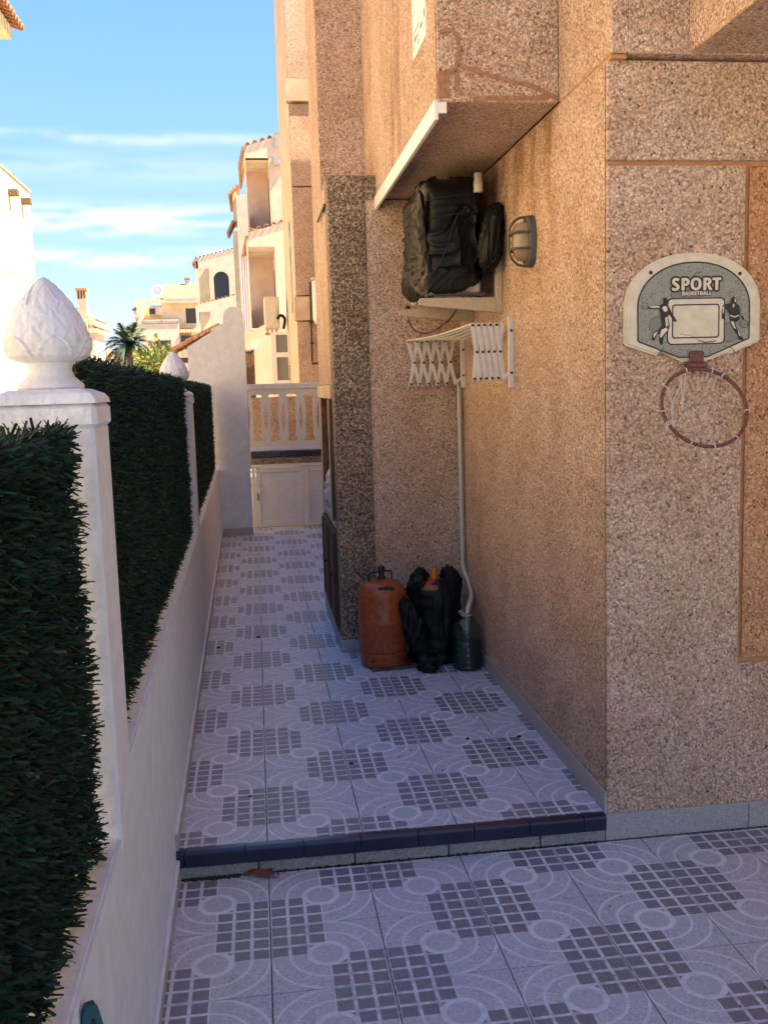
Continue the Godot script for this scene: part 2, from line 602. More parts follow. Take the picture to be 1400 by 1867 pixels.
# ------------------------------------------------------------------ view and light
func make_sky():
	var W := 2048
	var Hh := 1024
	var n := FastNoiseLite.new()
	n.seed = 4
	n.frequency = 1.0
	n.fractal_octaves = 5
	var n2 := FastNoiseLite.new()
	n2.seed = 9
	n2.frequency = 1.0
	n2.fractal_octaves = 3
	var data := PackedFloat32Array()
	data.resize(W * Hh * 3)
	var stops := [[-90.0, Vector3(0.30, 0.27, 0.23)], [-3.0, Vector3(0.42, 0.38, 0.34)], [0.0, Vector3(0.74, 0.80, 0.86)], [3.0, Vector3(0.62, 0.74, 0.84)], [8.0, Vector3(0.37, 0.59, 0.80)], [14.0, Vector3(0.26, 0.48, 0.74)], [21.0, Vector3(0.19, 0.40, 0.72)], [45.0, Vector3(0.185, 0.36, 0.80)], [90.0, Vector3(0.20, 0.35, 0.84)]]
	for y in Hh:
		var el := 90.0 - 180.0 * (y + 0.5) / Hh
		var c := Vector3.ZERO
		for k in stops.size() - 1:
			if el >= stops[k][0] and el <= stops[k + 1][0]:
				c = stops[k][1].lerp(stops[k + 1][1], (el - stops[k][0]) / (stops[k + 1][0] - stops[k][0]))
		var cloudy := el > 0.5 and el < 60.0
		for x in W:
			var q := c
			if cloudy:
				var az := 360.0 * (x + 0.5) / W - 180.0
				var ra := deg_to_rad(az)
				var dx := sin(ra) * 14.0
				var dz := cos(ra) * 14.0
				var wob := n2.get_noise_3d(dx * 0.25, el * 0.12, dz * 0.25) * 1.6
				var f := n.get_noise_3d(dx * 0.55, (el + wob * 0.6) * 1.9, dz * 0.55)
				var amt := 0.0
				for b in [[9.6, 0.62, 1.15], [7.6, 0.36, 0.95], [13.7, 0.25, 0.45], [12.2, 0.8, 0.22], [27.0, 3.0, 0.15]]:
					var t: float = (el - b[0] - wob * 0.35) / b[1]
					amt += b[2] * exp(-t * t) * smoothstep(-0.55, 0.25, f + n2.get_noise_3d(dx * 0.16 + b[0], b[0], dz * 0.16) * 0.5)
				amt = clampf(amt, 0.0, 0.95)
				q = q.lerp(Vector3(0.84, 0.83, 0.85), amt)
			var i := (y * W + x) * 3
			data[i] = q.x
			data[i + 1] = q.y
			data[i + 2] = q.z
	var im := Image.create_from_data(W, Hh, false, Image.FORMAT_RGBF, data.to_byte_array())
	return ImageTexture.create_from_image(im)

const EXPOSURE := 4.3

func view_and_light():
	var cam := Camera3D.new()
	cam.name = "camera"
	add_child(cam)
	cam.fov = 55.853
	cam.near = 0.02
	cam.far = 2000.0
	cam.transform = Transform3D(Basis(Vector3.UP, -0.128314) * Basis(Vector3.RIGHT, -0.128059) * Basis(Vector3.BACK, -0.029832), Vector3(0.02826, 1.67347, 2.87348))
	cam.current = true
	var env := Environment.new()
	env.background_mode = Environment.BG_SKY
	var sky := Sky.new()
	var sm := PanoramaSkyMaterial.new()
	sm.panorama = make_sky()
	sm.energy_multiplier = 1.0
	sky.sky_material = sm
	env.sky = sky
	env.background_energy_multiplier = 0.37
	env.tonemap_mode = Environment.TONE_MAPPER_LINEAR
	env.tonemap_exposure = EXPOSURE
	env.sdfgi_enabled = true
	env.ssao_enabled = true
	env.ssil_enabled = true
	var we := WorldEnvironment.new()
	we.name = "environment"
	we.environment = env
	add_child(we)
	var sun := DirectionalLight3D.new()
	sun.name = "sun"
	sun.light_color = Color(1.0, 0.92, 0.785)
	sun.light_energy = 1.6
	sun.light_angular_distance = 0.5
	sun.shadow_enabled = true
	add_child(sun)
	sun.look_at_from_position(Vector3.ZERO, Vector3(-0.55, -0.82, -0.12), Vector3.UP)

func _ready():
	view_and_light()
	materials()
	ground()
	floors()
	house()
	garden_wall()
	hedges()
	passage_end()
	neighbours()
	plants()
	niche_things()
	wall_things()
	basketball()
	small_things()

# ------------------------------------------------------------------ ground and paving
func ground():
	var g = put("ground", null, M.concrete, self)
	var pm := PlaneMesh.new()
	pm.size = Vector2(900, 900)
	g.mesh = pm
	g.position = Vector3(0, -0.06, -200)
	g.set_meta("kind", "structure")

func paving_tile(parent, i: int, j: int, y: float, x0: float, x1: float, z0: float, z1: float):
	# tile i, j covers x from i*T and z down from -j*T; cut to the given limits
	var gap := 0.0017
	var a := Vector2(maxf(i * T + gap, x0), maxf(-(j + 1) * T + gap, z0))
	var b := Vector2(minf((i + 1) * T - gap, x1), minf(-j * T - gap, z1))
	if b.x - a.x < 0.01 or b.y - a.y < 0.01:
		return
	var even := posmod(i + j, 2) == 0
	var key := "t%.3f_%.3f_%.3f_%.3f_%s" % [a.x - i * T, b.x - i * T, a.y + j * T, b.y + j * T, even]
	if not cache.has(key):
		var st := start()
		var c := Vector3((a.x + b.x) / 2, 0, (a.y + b.y) / 2)
		var hx := (b.x - a.x) / 2
		var hz := (b.y - a.y) / 2
		var r := 0.0012
		var tp := func(p: Vector3) -> Vector2:
			var u := (p.x + c.x - i * T) / T
			var v := (p.z + c.z + (j + 1) * T) / T     # 0 at the far edge
			return Vector2(u, v) if not even else Vector2(1.0 - u, v)
		var rings := [[0.0, 0.0], [-r, r], [-0.014, r]]
		var corners := [Vector2(-1, -1), Vector2(1, -1), Vector2(1, 1), Vector2(-1, 1)]
		var lv := []
		for k in 3:
			var row := []
			for q in corners:
				var inset: float = r if k == 0 else 0.0
				row.append(Vector3(q.x * (hx - inset), rings[k][0], q.y * (hz - inset)))
			lv.append(row)
		face(st, lv[0], Vector3.UP, lv[0].map(tp))
		for k in 2:
			for q in 4:
				var w := (q + 1) % 4
				var pts := [lv[k][q], lv[k][w], lv[k + 1][w], lv[k + 1][q]]
				var mid: Vector3 = (pts[0] + pts[1]) * 0.5
				face(st, pts, Vector3(mid.x, 0.2 if k == 0 else 0.0, mid.z), pts.map(tp))
		cache[key] = st.commit()
	var o = put("tile", cache[key], M.tiles[rng.randi() % 3], parent, Vector3((a.x + b.x) / 2, y + rng.randf_range(-0.0006, 0.0006), (a.y + b.y) / 2))
	o.rotation = Vector3(rng.randf_range(-0.0012, 0.0012), 0, rng.randf_range(-0.0012, 0.0012))

func floors():
	rng.seed = 3
	var lo = structure("patio_floor")
	box("bedding", Vector3(-0.62, -0.05, -0.36), Vector3(6.0, -0.008, 5.2), M.grout, lo)
	for i in range(-2, 12):
		for j in range(-9, 2):
			paving_tile(lo, i, j, 0.0, -0.50, 4.0, -0.352, 2.9)
	var up = structure("passage_floor")
	box("bedding", Vector3(-0.62, -0.04, -8.30), Vector3(1.26, H - 0.008, -0.382), M.grout, up)
	for i in range(-2, 4):
		for j in range(1, 25):
			paving_tile(up, i, j, H, -0.50, XW + 0.01, -8.30, -0.3825)
	# step: blue glazed nosing over a speckled riser
	var st := start()
	var prof := []
	for k in 7:
		var a := PI / 2 * k / 6
		prof.append(Vector2(0.010 + 0.014 * sin(a), -0.014 + 0.014 * cos(a)))
	prof = [Vector2(-0.012, 0.0)] + prof + [Vector2(0.024, -0.056), Vector2(-0.012, -0.056)]
	var poly := PackedVector2Array(prof)
	var x := -0.42
	var widths := [0.135, 0.207, 0.203, 0.202, 0.205, 0.203, 0.204, 0.203, 0.203]
	var noses := []
	for w in widths:
		noses.append([x, x + w])
		x += w
	for e in noses:
		var a: float = e[0] + 0.0016
		var b: float = minf(e[1] - 0.0016, XW - 0.012)
		if b - a < 0.02:
			continue
		var nm = put("nosing_tile", prism(poly, b - a), M.blue, up, Vector3((a + b) / 2, H + 0.0005 + rng.randf_range(-0.0008, 0.0008), -0.369), Basis(Vector3.UP, PI / 2).inverse())
		nm.rotation.x += 0.0
	x = -0.37
	for k in 6:
		var b := minf(x + 0.335, XW - 0.012)
		if b - x > 0.03:
			box("riser_tile", Vector3(x + 0.001, 0.001, -0.372), Vector3(b - 0.001, H - 0.058, -0.357), M.riser, up, 0.0015)
		x += 0.338

# ------------------------------------------------------------------ the house on the right
func wall_grid(n: String, a: Vector3, u: Vector3, v: Vector3, out: Vector3, m, parent):
	var st := start()
	face(st, [a, a + u, a + u + v, a + v], out)
	return put(n, st.commit(), m, parent)

func stained_sheet(n: String, a: Vector3, u: Vector3, v: Vector3, out: Vector3, nu: int, nv: int, fn: Callable, parent):
	var st := start()
	for i in nu:
		for j in nv:
			var q := []
			for e in [[i, j], [i + 1, j], [i + 1, j + 1], [i, j + 1]]:
				q.append(a + u * (float(e[0]) / nu) + v * (float(e[1]) / nv))
			var order := [0, 1, 2, 0, 2, 3]
			if (q[1] - q[0]).cross(q[2] - q[0]).dot(out) > 0.0:
				order = [0, 2, 1, 0, 3, 2]
			for k in order:
				st.set_normal(out)
				st.set_color(fn.call(q[k].y, q[k].z))
				st.add_vertex(q[k])
	st.index()
	return put(n, st.commit(), M.pebble_stained, parent)

func house():
	var h = thing("house", "tan pebble-dashed house wall with overhanging upper floor beside the tiled passage", "house")
	var TOP := 6.3
	# core, set back behind the cladding that faces the patio
	box("core", Vector3(XW + 0.02, -0.05, -8.2), Vector3(9.0, 2.732, ZF - 0.016), M.groove, h)
	# wall along the passage
	box("side_wall", Vector3(XW, -0.05, -2.90), Vector3(XW + 0.06, 2.732, ZF - 0.0165), M.pebble, h, 0.004)
	box("side_wall", Vector3(XW, 2.742, -0.892), Vector3(XW + 0.06, TOP, -0.331), M.pebble, h, 0.004)
	box("groove_strip", Vector3(XW + 0.004, 2.728, -2.90), Vector3(XW + 0.058, 2.7405, -0.345), M.groove, h)
	# cladding of the patio front: around a sunk orange panel
	box("front_wall", Vector3(XW, -0.05, ZF - 0.016), Vector3(1.735, 2.394, ZF), M.pebble, h, 0.004)
	box("front_wall", Vector3(1.735, -0.05, ZF - 0.016), Vector3(9.0, 0.632, ZF - 0.0005), M.pebble, h, 0.003)
	box("front_wall", Vector3(XW, 2.410, ZF - 0.016), Vector3(9.0, 2.732, ZF), M.pebble, h, 0.004)
	box("front_panel", Vector3(1.752, 0.650, ZF - 0.016), Vector3(9.0, 2.392, ZF - 0.006), M.pebble_orange, h, 0.003)
	# upper storey, a little proud of the wall below, and the bay over the patio
	box("upper_wall", Vector3(XW + 0.06, YS, -8.2), Vector3(9.0, TOP, -0.331), M.pebble, h, 0.004)
	box("bay", Vector3(1.505, YS + 0.003, -0.331), Vector3(9.0, TOP, 4.6), M.pebble, h, 0.004)
	# overhang along the passage
	box("overhang", Vector3(0.765, YS, -3.26), Vector3(XW, TOP, -0.885), M.pebble, h, 0.005)
	box("fascia_board", Vector3(0.752, 2.676, -2.765), Vector3(0.767, 2.748, -0.889), M.fascia, h, 0.001)
	box("fascia_bracket", Vector3(0.767, 2.700, -0.905), Vector3(0.800, YS, -0.890), M.fascia, h, 0.001)
	# niche back wall and the wing with its recessed cupboard
	box("pilaster", Vector3(XP, -0.05, -2.93), Vector3(0.700, 2.87, ZB + 0.004), M.pebble_coarse, h, 0.006)
	box("niche_wall", Vector3(0.700, -0.05, -2.93), Vector3(XW, 2.735, ZB), M.pebble, h, 0.003)
	box("pilaster", Vector3(0.700, 2.735, -2.93), Vector3(0.764, 2.87, ZB + 0.003), M.pebble_coarse, h, 0.003)
	box("wing_wall", Vector3(XP + 0.003, 1.70, -3.25), Vector3(XW, 2.862, -2.93), M.pebble, h, 0.004)
	box("wing_wall", Vector3(XP + 0.002, 1.70, -4.05), Vector3(XW, TOP, -3.25), M.pebble, h, 0.004)
	box("wing_wall", Vector3(0.98, -0.05, -4.00), Vector3(XW, 1.70, -2.93), M.brown_tile, h)
	box("wing_wall", Vector3(XP, -0.05, -4.06), Vector3(XW, 1.70, -4.0), M.plaster, h, 0.003)
	box("lintel", Vector3(XP - 0.012, 1.615, -4.065), Vector3(0.60, 1.698, -2.93), M.plaster, h, 0.004)
	box("rear_wall", Vector3(0.84, -0.05, -8.2), Vector3(XW + 0.02, TOP, -4.06), M.plaster, h)
	box("added_shade_block", Vector3(1.3, -0.05, -11.3), Vector3(9.0, TOP, -8.2), M.plaster, h)  # unseen mass, added to keep the sun off the terrace and balustrade
	box("rear_wall", Vector3(0.845, -0.05, -8.9), Vector3(1.3, TOP, -8.2), M.plaster, h)  # extension out of view, added to stop sun reaching the storage doors
	for k in 3:
		for i in 2:
			box("wall_tile", Vector3(XP + 0.006 + i * 0.245, 0.885 + k * 0.245, -4.0), Vector3(XP + 0.248 + i * 0.245, minf(1.127 + k * 0.245, 1.612), -3.992), M.brown_tile, h, 0.002)
	box("counter", Vector3(XP - 0.008, 0.835, -4.0), Vector3(0.98, 0.878, -2.932), M.terrazzo, h, 0.004)
	# mortar repairs along cracks on the front of the overhang
	rng.seed = 8
	var z := -0.8835
	for line in [[Vector2(0.775, 2.99), Vector2(0.82, 3.0), Vector2(0.846, 2.972), Vector2(0.851, 2.92), Vector2(0.842, 2.872), Vector2(0.838, 2.80), Vector2(0.86, 2.758)], [Vector2(0.845, 2.872), Vector2(0.93, 2.848), Vector2(1.02, 2.822), Vector2(1.13, 2.80), Vector2(1.19, 2.775), Vector2(1.234, 2.752)], [Vector2(0.768, 2.842), Vector2(0.80, 2.848), Vector2(0.842, 2.858)], [Vector2(0.90, 2.750), Vector2(1.05, 2.756), Vector2(1.22, 2.757)]]:
		var top := PackedVector2Array()
		var bot := PackedVector2Array()
		for i in line.size() - 1:
			for k in 8:
				var p: Vector2 = line[i].lerp(line[i + 1], k / 8.0)
				var d: Vector2 = (line[i + 1] - line[i]).normalized()
				var s := Vector2(-d.y, d.x)
				var w: float = rng.randf_range(0.004, 0.010)
				top.append(p + s * w)
				bot.append(p - s * rng.randf_range(0.004, 0.010))
		bot.reverse()
		top.append_array(bot)
		if Geometry2D.triangulate_polygon(top).size() > 0:
			put("mortar_repair", prism(top, 0.005), M.mortar, h, Vector3(0, 0, z))
	box("mortar_repair", Vector3(0.7655, 2.752, -0.888), Vector3(0.812, 2.845, -0.8825), M.mortar, h, 0.002)
	# weathered sheets of the render: drip stains under the parapet and algae below the soffit
	var nz := FastNoiseLite.new()
	nz.seed = 17
	nz.frequency = 1.0
	nz.fractal_octaves = 4
	var streak := func(y: float, z: float) -> Color:
		var f := nz.get_noise_2d(z * 9.0, y * 0.7) + 0.35 * nz.get_noise_2d(z * 40.0, y * 6.0)
		var band := exp(-pow((z + 1.98) / 0.22, 2.0)) * 0.75 + exp(-pow((z + 2.95) / 0.10, 2.0)) * 0.5
		var k := clampf(band * (0.55 + 1.4 * f), 0.0, 0.85)
		return Color.WHITE.lerp(Color(0.55, 0.42, 0.30), k)
	stained_sheet("weathered_render", Vector3(0.7632, 2.752, -3.2), Vector3(0, 2.2, 0), Vector3(0, 0, 2.31), Vector3.LEFT, 60, 90, streak, h)
	var algae := func(y: float, z: float) -> Color:
		var f := nz.get_noise_2d(z * 6.0 + 40.0, y * 2.2) + 0.5 * nz.get_noise_2d(z * 34.0, y * 9.0)
		var top := clampf((y - 2.05) / 0.6, 0.0, 1.0) * clampf((-0.88 - z) / 0.08, 0.0, 1.0)
		var k := clampf(top * (0.30 + 1.7 * f), 0.0, 0.8)
		return Color.WHITE.lerp(Color(0.62, 0.47, 0.22), k)
	stained_sheet("weathered_render", Vector3(XW - 0.0018, 0.19, -2.755), Vector3(0, 2.54, 0), Vector3(0, 0, 2.37), Vector3.LEFT, 110, 110, algae, h)
	# skirting
	var pz := -0.372
	for k in 7:
		var e := maxf(pz - 0.338, ZB)
		if pz - e > 0.02:
			box("skirting", Vector3(XW - 0.011, H - 0.002 if k > 0 else H - 0.06, e + 0.001), Vector3(XW, H + 0.078 + rng.randf_range(-0.001, 0.001), pz - 0.001), M.terrazzo, h, 0.002)
		pz = e
	var px := XW - 0.011
	for k in 6:
		box("skirting", Vector3(px + 0.001, 0.001, ZF), Vector3(px + 0.555, 0.100, ZF + 0.012), M.terrazzo, h, 0.002)
		px += 0.556
	px = XP - 0.011
	for k in 3:
		var e2 := minf(px + 0.30, XW - 0.011)
		box("skirting", Vector3(px + 0.0005, H, ZB), Vector3(e2, H + 0.078, ZB + 0.011), M.terrazzo, h, 0.002)
		px = e2 + 0.001
	for k in 4:
		var za := ZB - k * 0.325
		box("skirting", Vector3(XP - 0.011, H, maxf(za - 0.323, -4.06)), Vector3(XP, H + 0.078, za), M.terrazzo, h, 0.002)
	# wooden cupboard under the counter
	var c = thing("outdoor_cupboard", "dark wooden cupboard doors below the counter in the house recess", "cupboard", Vector3(XP, 0.18, -3.45))
	box("frame", Vector3(XP + 0.004, 0.182, -3.998), Vector3(XP + 0.03, 0.834, -2.932), M.wood_dark, c, 0.003)
	for k in 2:
		var a := -2.96 - k * 0.52
		var d = box("door", Vector3(XP - 0.014, 0.21, a - 0.50), Vector3(XP + 0.004, 0.80, a), M.wood_dark, c, 0.004)
		for q in [[0.22, 0.02], [0.22, 0.43]]:
			box("stile", Vector3(XP - 0.022, 0.23, a - q[1] - 0.05), Vector3(XP - 0.0145, 0.78, a - q[1]), M.wood_dark, d, 0.003)
		box("knob", Vector3(XP - 0.032, 0.49, a - 0.255 + k * 0.02), Vector3(XP - 0.0145, 0.51, a - 0.235 + k * 0.02), M.dark_metal, d, 0.004)
	# wooden post at the mouth of the recess
	var f = thing("recess_frame", "grey weathered wooden frame post at the mouth of the house recess", "frame", Vector3(XP, 0.88, -2.95))
	box("post", Vector3(XP - 0.016, 0.88, -3.02), Vector3(XP + 0.03, 1.614, -2.934), M.wood_dark, f, 0.004)
	box("bead", Vector3(XP - 0.024, 0.882, -2.99), Vector3(XP - 0.0165, 1.612, -2.965), M.bracket, f, 0.003)
	var w = thing("plastic_bag", "crumpled white plastic bag on the counter in the house recess", "bag", Vector3(XP + 0.02, 0.88, -3.30))
	put("bag", lump(Vector3(0.055, 0.135, 0.10), 16, 2.6, 0.035, 9.0, 77), M.bag_white, w, Vector3(XP + 0.024, 1.03, -3.32))
	# black rod sticking out beside the wing
	var r = thing("wall_rod", "thin dark rod along the wing wall under the overhang", "rod", Vector3(XP, 2.71, -2.9))
	put("rod", tube([Vector3(XP - 0.012, 2.716, -2.80), Vector3(XP - 0.012, 2.72, -3.38)], 0.007, 8), M.dark_metal, r)
	put("clip", box_mesh(Vector3(0.016, 0.03, 0.02), 0.003), M.dark_metal, r, Vector3(XP - 0.006, 2.716, -2.95))

# ------------------------------------------------------------------ white garden wall, posts, finials, hedge panels
const LWX := -0.309
const LWT := 0.0117

func finial_mesh():
	var st := start()
	st.set_smooth_group(0)
	var N := 144
	var R := 110
	var prof := [[0.0, 0.036], [0.03, 0.056], [0.09, 0.068], [0.18, 0.0745], [0.30, 0.0755], [0.42, 0.071], [0.55, 0.0615], [0.68, 0.049], [0.80, 0.035], [0.90, 0.022], [0.96, 0.012], [1.0, 0.002]]
	var rad := func(t: float) -> float:
		for k in prof.size() - 1:
			if t <= prof[k + 1][0]:
				var f: float = (t - prof[k][0]) / (prof[k + 1][0] - prof[k][0])
				f = f * f * (3.0 - 2.0 * f) * 0.35 + f * 0.65
				return lerpf(prof[k][1], prof[k + 1][1], f)
		return 0.0
	# overlapping scales: each row of n leaves starts at t0 and ends in a tip at t1; lower rows lie over upper ones
	var rows := [[-0.05, 0.30, 6, 0.0], [0.0, 0.50, 6, 0.5], [0.22, 0.68, 6, 0.0], [0.38, 0.84, 6, 0.5], [0.56, 1.0, 5, 0.1]]
	var hgt := func(t: float, a: float) -> float:
		for w in rows.size():
			var row = rows[w]
			var n: float = row[2]
			var u: float = fposmod(a / TAU * n + row[3], 1.0) * 2.0 - 1.0
			var f: float = (t - row[0]) / (row[1] - row[0])
			if f < 0.0 or f >= 1.0:
				continue
			var half: float = 0.93 * sqrt(maxf(0.0, 1.0 - f * f)) if w == 0 else 1.02 * (1.0 - pow(f, 1.7))
			var inside := half - absf(u)
			if inside > 0.0:
				# thickness of the layers still below this one, plus a rim and a rib
				var layer: float = 0.0080 * (1.0 - 0.10 * w)
				var rim := 1.0 - smoothstep(0.06, 0.22, inside)
				var rib: float = (1.0 - smoothstep(0.0, 0.16, absf(u))) * 0.0012 if w > 0 else 0.0
				return layer * (1.0 - 0.25 * f) + 0.0030 * rim + rib + 0.0035 * smoothstep(0.0, 0.5, inside) + (0.005 if w == 0 else 0.0)
		return 0.0
	var grid := []
	for i in R + 1:
		var t := float(i) / R
		var row := []
		for k in N:
			var a := TAU * k / N
			var r: float = rad.call(t)
			r += hgt.call(t, a) * (1.0 - pow(t, 6.0)) * (0.4 + 0.6 * smoothstep(0.0, 0.08, t))
			row.append(Vector3(cos(a) * r, t * 0.178, sin(a) * r))
		grid.append(row)
	for i in R:
		for k in N:
			var l := (k + 1) % N
			for q in [grid[i][k], grid[i][l], grid[i + 1][l], grid[i][k], grid[i + 1][l], grid[i + 1][k]]:
				st.add_vertex(q)
	return smooth(st)

func garden_wall():
	var w = thing("garden_wall", "low white rendered garden wall with square posts along the passage", "wall", Vector3(LWX, 0, 0))
	w.rotation.y = LWT
	w.set_meta("org", Vector3.ZERO)     # children in the wall's own axes: x = 0 is its face, z along it
	# side view of the wall (z, y), thick along x, its top edges eased
	var st := start()
	var side := [Vector2(4.4, -0.05), Vector2(4.4, 0.735), Vector2(0.745, 0.735), Vector2(0.745, 0.842), Vector2(-7.85, 0.842), Vector2(-7.85, -0.05)]
	for e in [[0.0, 0.0], [-0.006, 0.006]]:
		var poly := PackedVector2Array()
		for q in side:
			poly.append(Vector2(q.x, q.y - (0.006 if e[0] == 0.0 and q.y > 0.1 else 0.0)))
		prism_into(st, poly, 0.2 + 2.0 * e[0])
	put("wall", st.commit(), M.white, w, Vector3(-0.1, 0, 0), Basis(Vector3(0, 0, 1), Vector3(0, 1, 0), Vector3(-1, 0, 0)))
	var fm = finial_mesh()
	var neck = lathe([Vector2(0.0, 0.0), Vector2(0.067, 0.0), Vector2(0.067, 0.010), Vector2(0.060, 0.016), Vector2(0.049, 0.026), Vector2(0.044, 0.040), Vector2(0.046, 0.052), Vector2(0.050, 0.058), Vector2(0.0, 0.058)], 40)
	for z in [0.745, -3.0, 4.2]:
		var s = box("post", Vector3(-0.192, 0.70, z - 0.105), Vector3(0.0025, 1.612, z + 0.105), M.white, w, 0.006)
		s.set_meta("org", Vector3(0, 0, 0))
		var sub: Vector3 = s.position
		var cap = put("cap", box_mesh(Vector3(0.208, 0.052, 0.222), 0.010), M.white, s, Vector3(-0.0948, 1.634, z) - sub)
		var top = pyramid_cap()
		put("cap_top", top, M.white, s, Vector3(-0.0948, 1.660, z) - sub)
		put("finial_neck", neck, M.white, s, Vector3(-0.095, 1.690, z) - sub)
		put("finial", fm, M.white, s, Vector3(-0.095, 1.744, z) - sub, Basis(Vector3.UP, 0.35))
	# skirting with its painted top
	rng.seed = 21
	var z2 := 2.8
	while z2 > -7.75:
		var up: float = H if z2 <= -0.36 else 0.0
		var e := z2 - 0.34
		if z2 > -0.36 and e < -0.36:
			e = -0.36
		e = maxf(e, -7.78)
		var j := rng.randf_range(-0.0015, 0.0015)
		var sk = box("skirting", Vector3(0, up + 0.0, e + 0.001), Vector3(0.010 + j, up + 0.072 + j, z2 - 0.001), M.terrazzo, w, 0.002)
		z2 = e
		sk.set_meta("org", Vector3.ZERO)
	# a bead of white paint and filler along the top of the skirting
	for seg in [[2.8, -0.352, 0.0], [-0.352, -7.78, H]]:
		var pts := []
		var n := 40
		for k in n + 1:
			pts.append(Vector3(0.0045, seg[2] + 0.0725 + rng.randf_range(-0.002, 0.002), lerpf(seg[0], seg[1], float(k) / n)))
		put("filler_bead", tube(pts, 0.0085, 6), M.white, w)

func pyramid_cap():
	if cache.has("pyr"):
		return cache.pyr
	var st := start()
	var lv := [[0.104, 0.111, 0.0], [0.102, 0.109, 0.010], [0.094, 0.101, 0.020], [0.070, 0.076, 0.030]]
	for k in 3:
		var a = lv[k]
		var b = lv[k + 1]
		for q in [[1, 0], [-1, 0], [0, 1], [0, -1]]:
			var o := Vector3(q[0], 0.4, q[1])
			var pts := []
			if q[0] != 0:
				pts = [Vector3(q[0] * a[0], a[2], -a[1]), Vector3(q[0] * a[0], a[2], a[1]), Vector3(q[0] * b[0], b[2], b[1]), Vector3(q[0] * b[0], b[2], -b[1])]
			else:
				pts = [Vector3(-a[0], a[2], q[1] * a[1]), Vector3(a[0], a[2], q[1] * a[1]), Vector3(b[0], b[2], q[1] * b[1]), Vector3(-b[0], b[2], q[1] * b[1])]
			face(st, pts, o)
	var t = lv[3]
	face(st, [Vector3(-t[0], t[2], -t[1]), Vector3(t[0], t[2], -t[1]), Vector3(t[0], t[2], t[1]), Vector3(-t[0], t[2], t[1])], Vector3.UP)
	cache.pyr = st.commit()
	return cache.pyr

func strip_leaf(l: float, w: float, sag: float):
	var st := start()
	for k in 3:
		var a := k / 3.0
		var b := (k + 1) / 3.0
		var wa := w * (1.0 - 0.25 * a)
		var wb := w * (1.0 - 0.25 * b)
		face(st, [Vector3(a * l, -sag * a * a, -wa / 2), Vector3(b * l, -sag * b * b, -wb / 2), Vector3(b * l, -sag * b * b, wb / 2), Vector3(a * l, -sag * a * a, wa / 2)], Vector3.UP)
	return st.commit()

func hedge_panel(label: String, z0: float, z1: float, y0: float, y1: float, x: float, count: int, sd: int):
	# z0 is the near end; x is the plane of the backing measured from the wall face
	var h = thing("hedge_panel", label, "hedge panel", Vector3(LWX, 0, 0), "artificial hedge panels on the garden wall")
	h.rotation.y = LWT
	h.set_meta("org", Vector3.ZERO)
	box("backing", Vector3(x - 0.022, y0 + 0.004, z1 + 0.01), Vector3(x - 0.010, y1 - 0.035, z0 - 0.01), M.hedge_back, h)
	rng.seed = sd
	var nz := FastNoiseLite.new()
	nz.seed = sd
	nz.frequency = 2.2
	var mm := MultiMesh.new()
	mm.transform_format = MultiMesh.TRANSFORM_3D
	mm.use_colors = true
	mm.mesh = strip_leaf(1.0, 0.16, 0.12)
	mm.instance_count = count
	for i in count:
		var z := rng.randf_range(z1, z0)
		var y := y0 + (y1 - y0) * rng.randf()
		var edge := 0.0
		if rng.randf() < 0.05:
			y = y1 - rng.randf() * 0.03
			edge = 1.0
		var lumpy := nz.get_noise_2d(z * 3.0, y * 3.0)
		var dir := Vector3(1.0, rng.randfn(0.10, 0.42), rng.randfn(0.05, 0.45))
		if edge > 0.0:
			dir = Vector3(rng.randfn(0.3, 0.5), rng.randf_range(0.3, 1.0), rng.randfn(0.0, 0.5))
		if z0 - z < 0.03:
			dir.z += rng.randf() * 0.8
		if z - z1 < 0.03:
			dir.z -= rng.randf() * 0.8
		dir = dir.normalized()
		var l := rng.randf_range(0.022, 0.042)
		var side := dir.cross(Vector3.UP).rotated(dir, rng.randf_range(-1.1, 1.1)).normalized()
		var b := Basis(dir * l, side.cross(dir) * l, side * rng.randf_range(0.026, 0.044))
		mm.set_instance_transform(i, Transform3D(b, Vector3(x - 0.006 + lumpy * 0.012 + rng.randf_range(-0.012, 0.012), y, z)))
		var t := rng.randf()
		var g := rng.randf_range(0.6, 1.35)
		var c := Color(0.012, 0.030, 0.020)
		if t < 0.16:
			c = Color(0.026, 0.020, 0.012)
		elif t < 0.34:
			c = Color(0.014, 0.034, 0.032)
		elif t < 0.42:
			c = Color(0.030, 0.050, 0.034)
		mm.set_instance_color(i, Color(c.r * g * 1.0, c.g * g * 1.2, c.b * g * 1.15))
	var o := MultiMeshInstance3D.new()
	o.name = "leaves"
	o.multimesh = mm
	o.material_override = M.leaf
	o.set_meta("kind", "stuff")
	h.add_child(o)

func hedges():
	hedge_panel("dark green artificial hedge panel nearest the camera, in front of the first post", 3.2, 0.885, 0.752, 1.605, -0.052, 34000, 5)
	hedge_panel("long dark green artificial hedge panel between the two white posts", 0.625, -2.885, 0.858, 1.745, -0.058, 52000, 6)
	hedge_panel("dark green artificial hedge panel farthest away, ending at the white end wall", -3.12, -7.70, 0.858, 1.735, -0.056, 44000, 7)

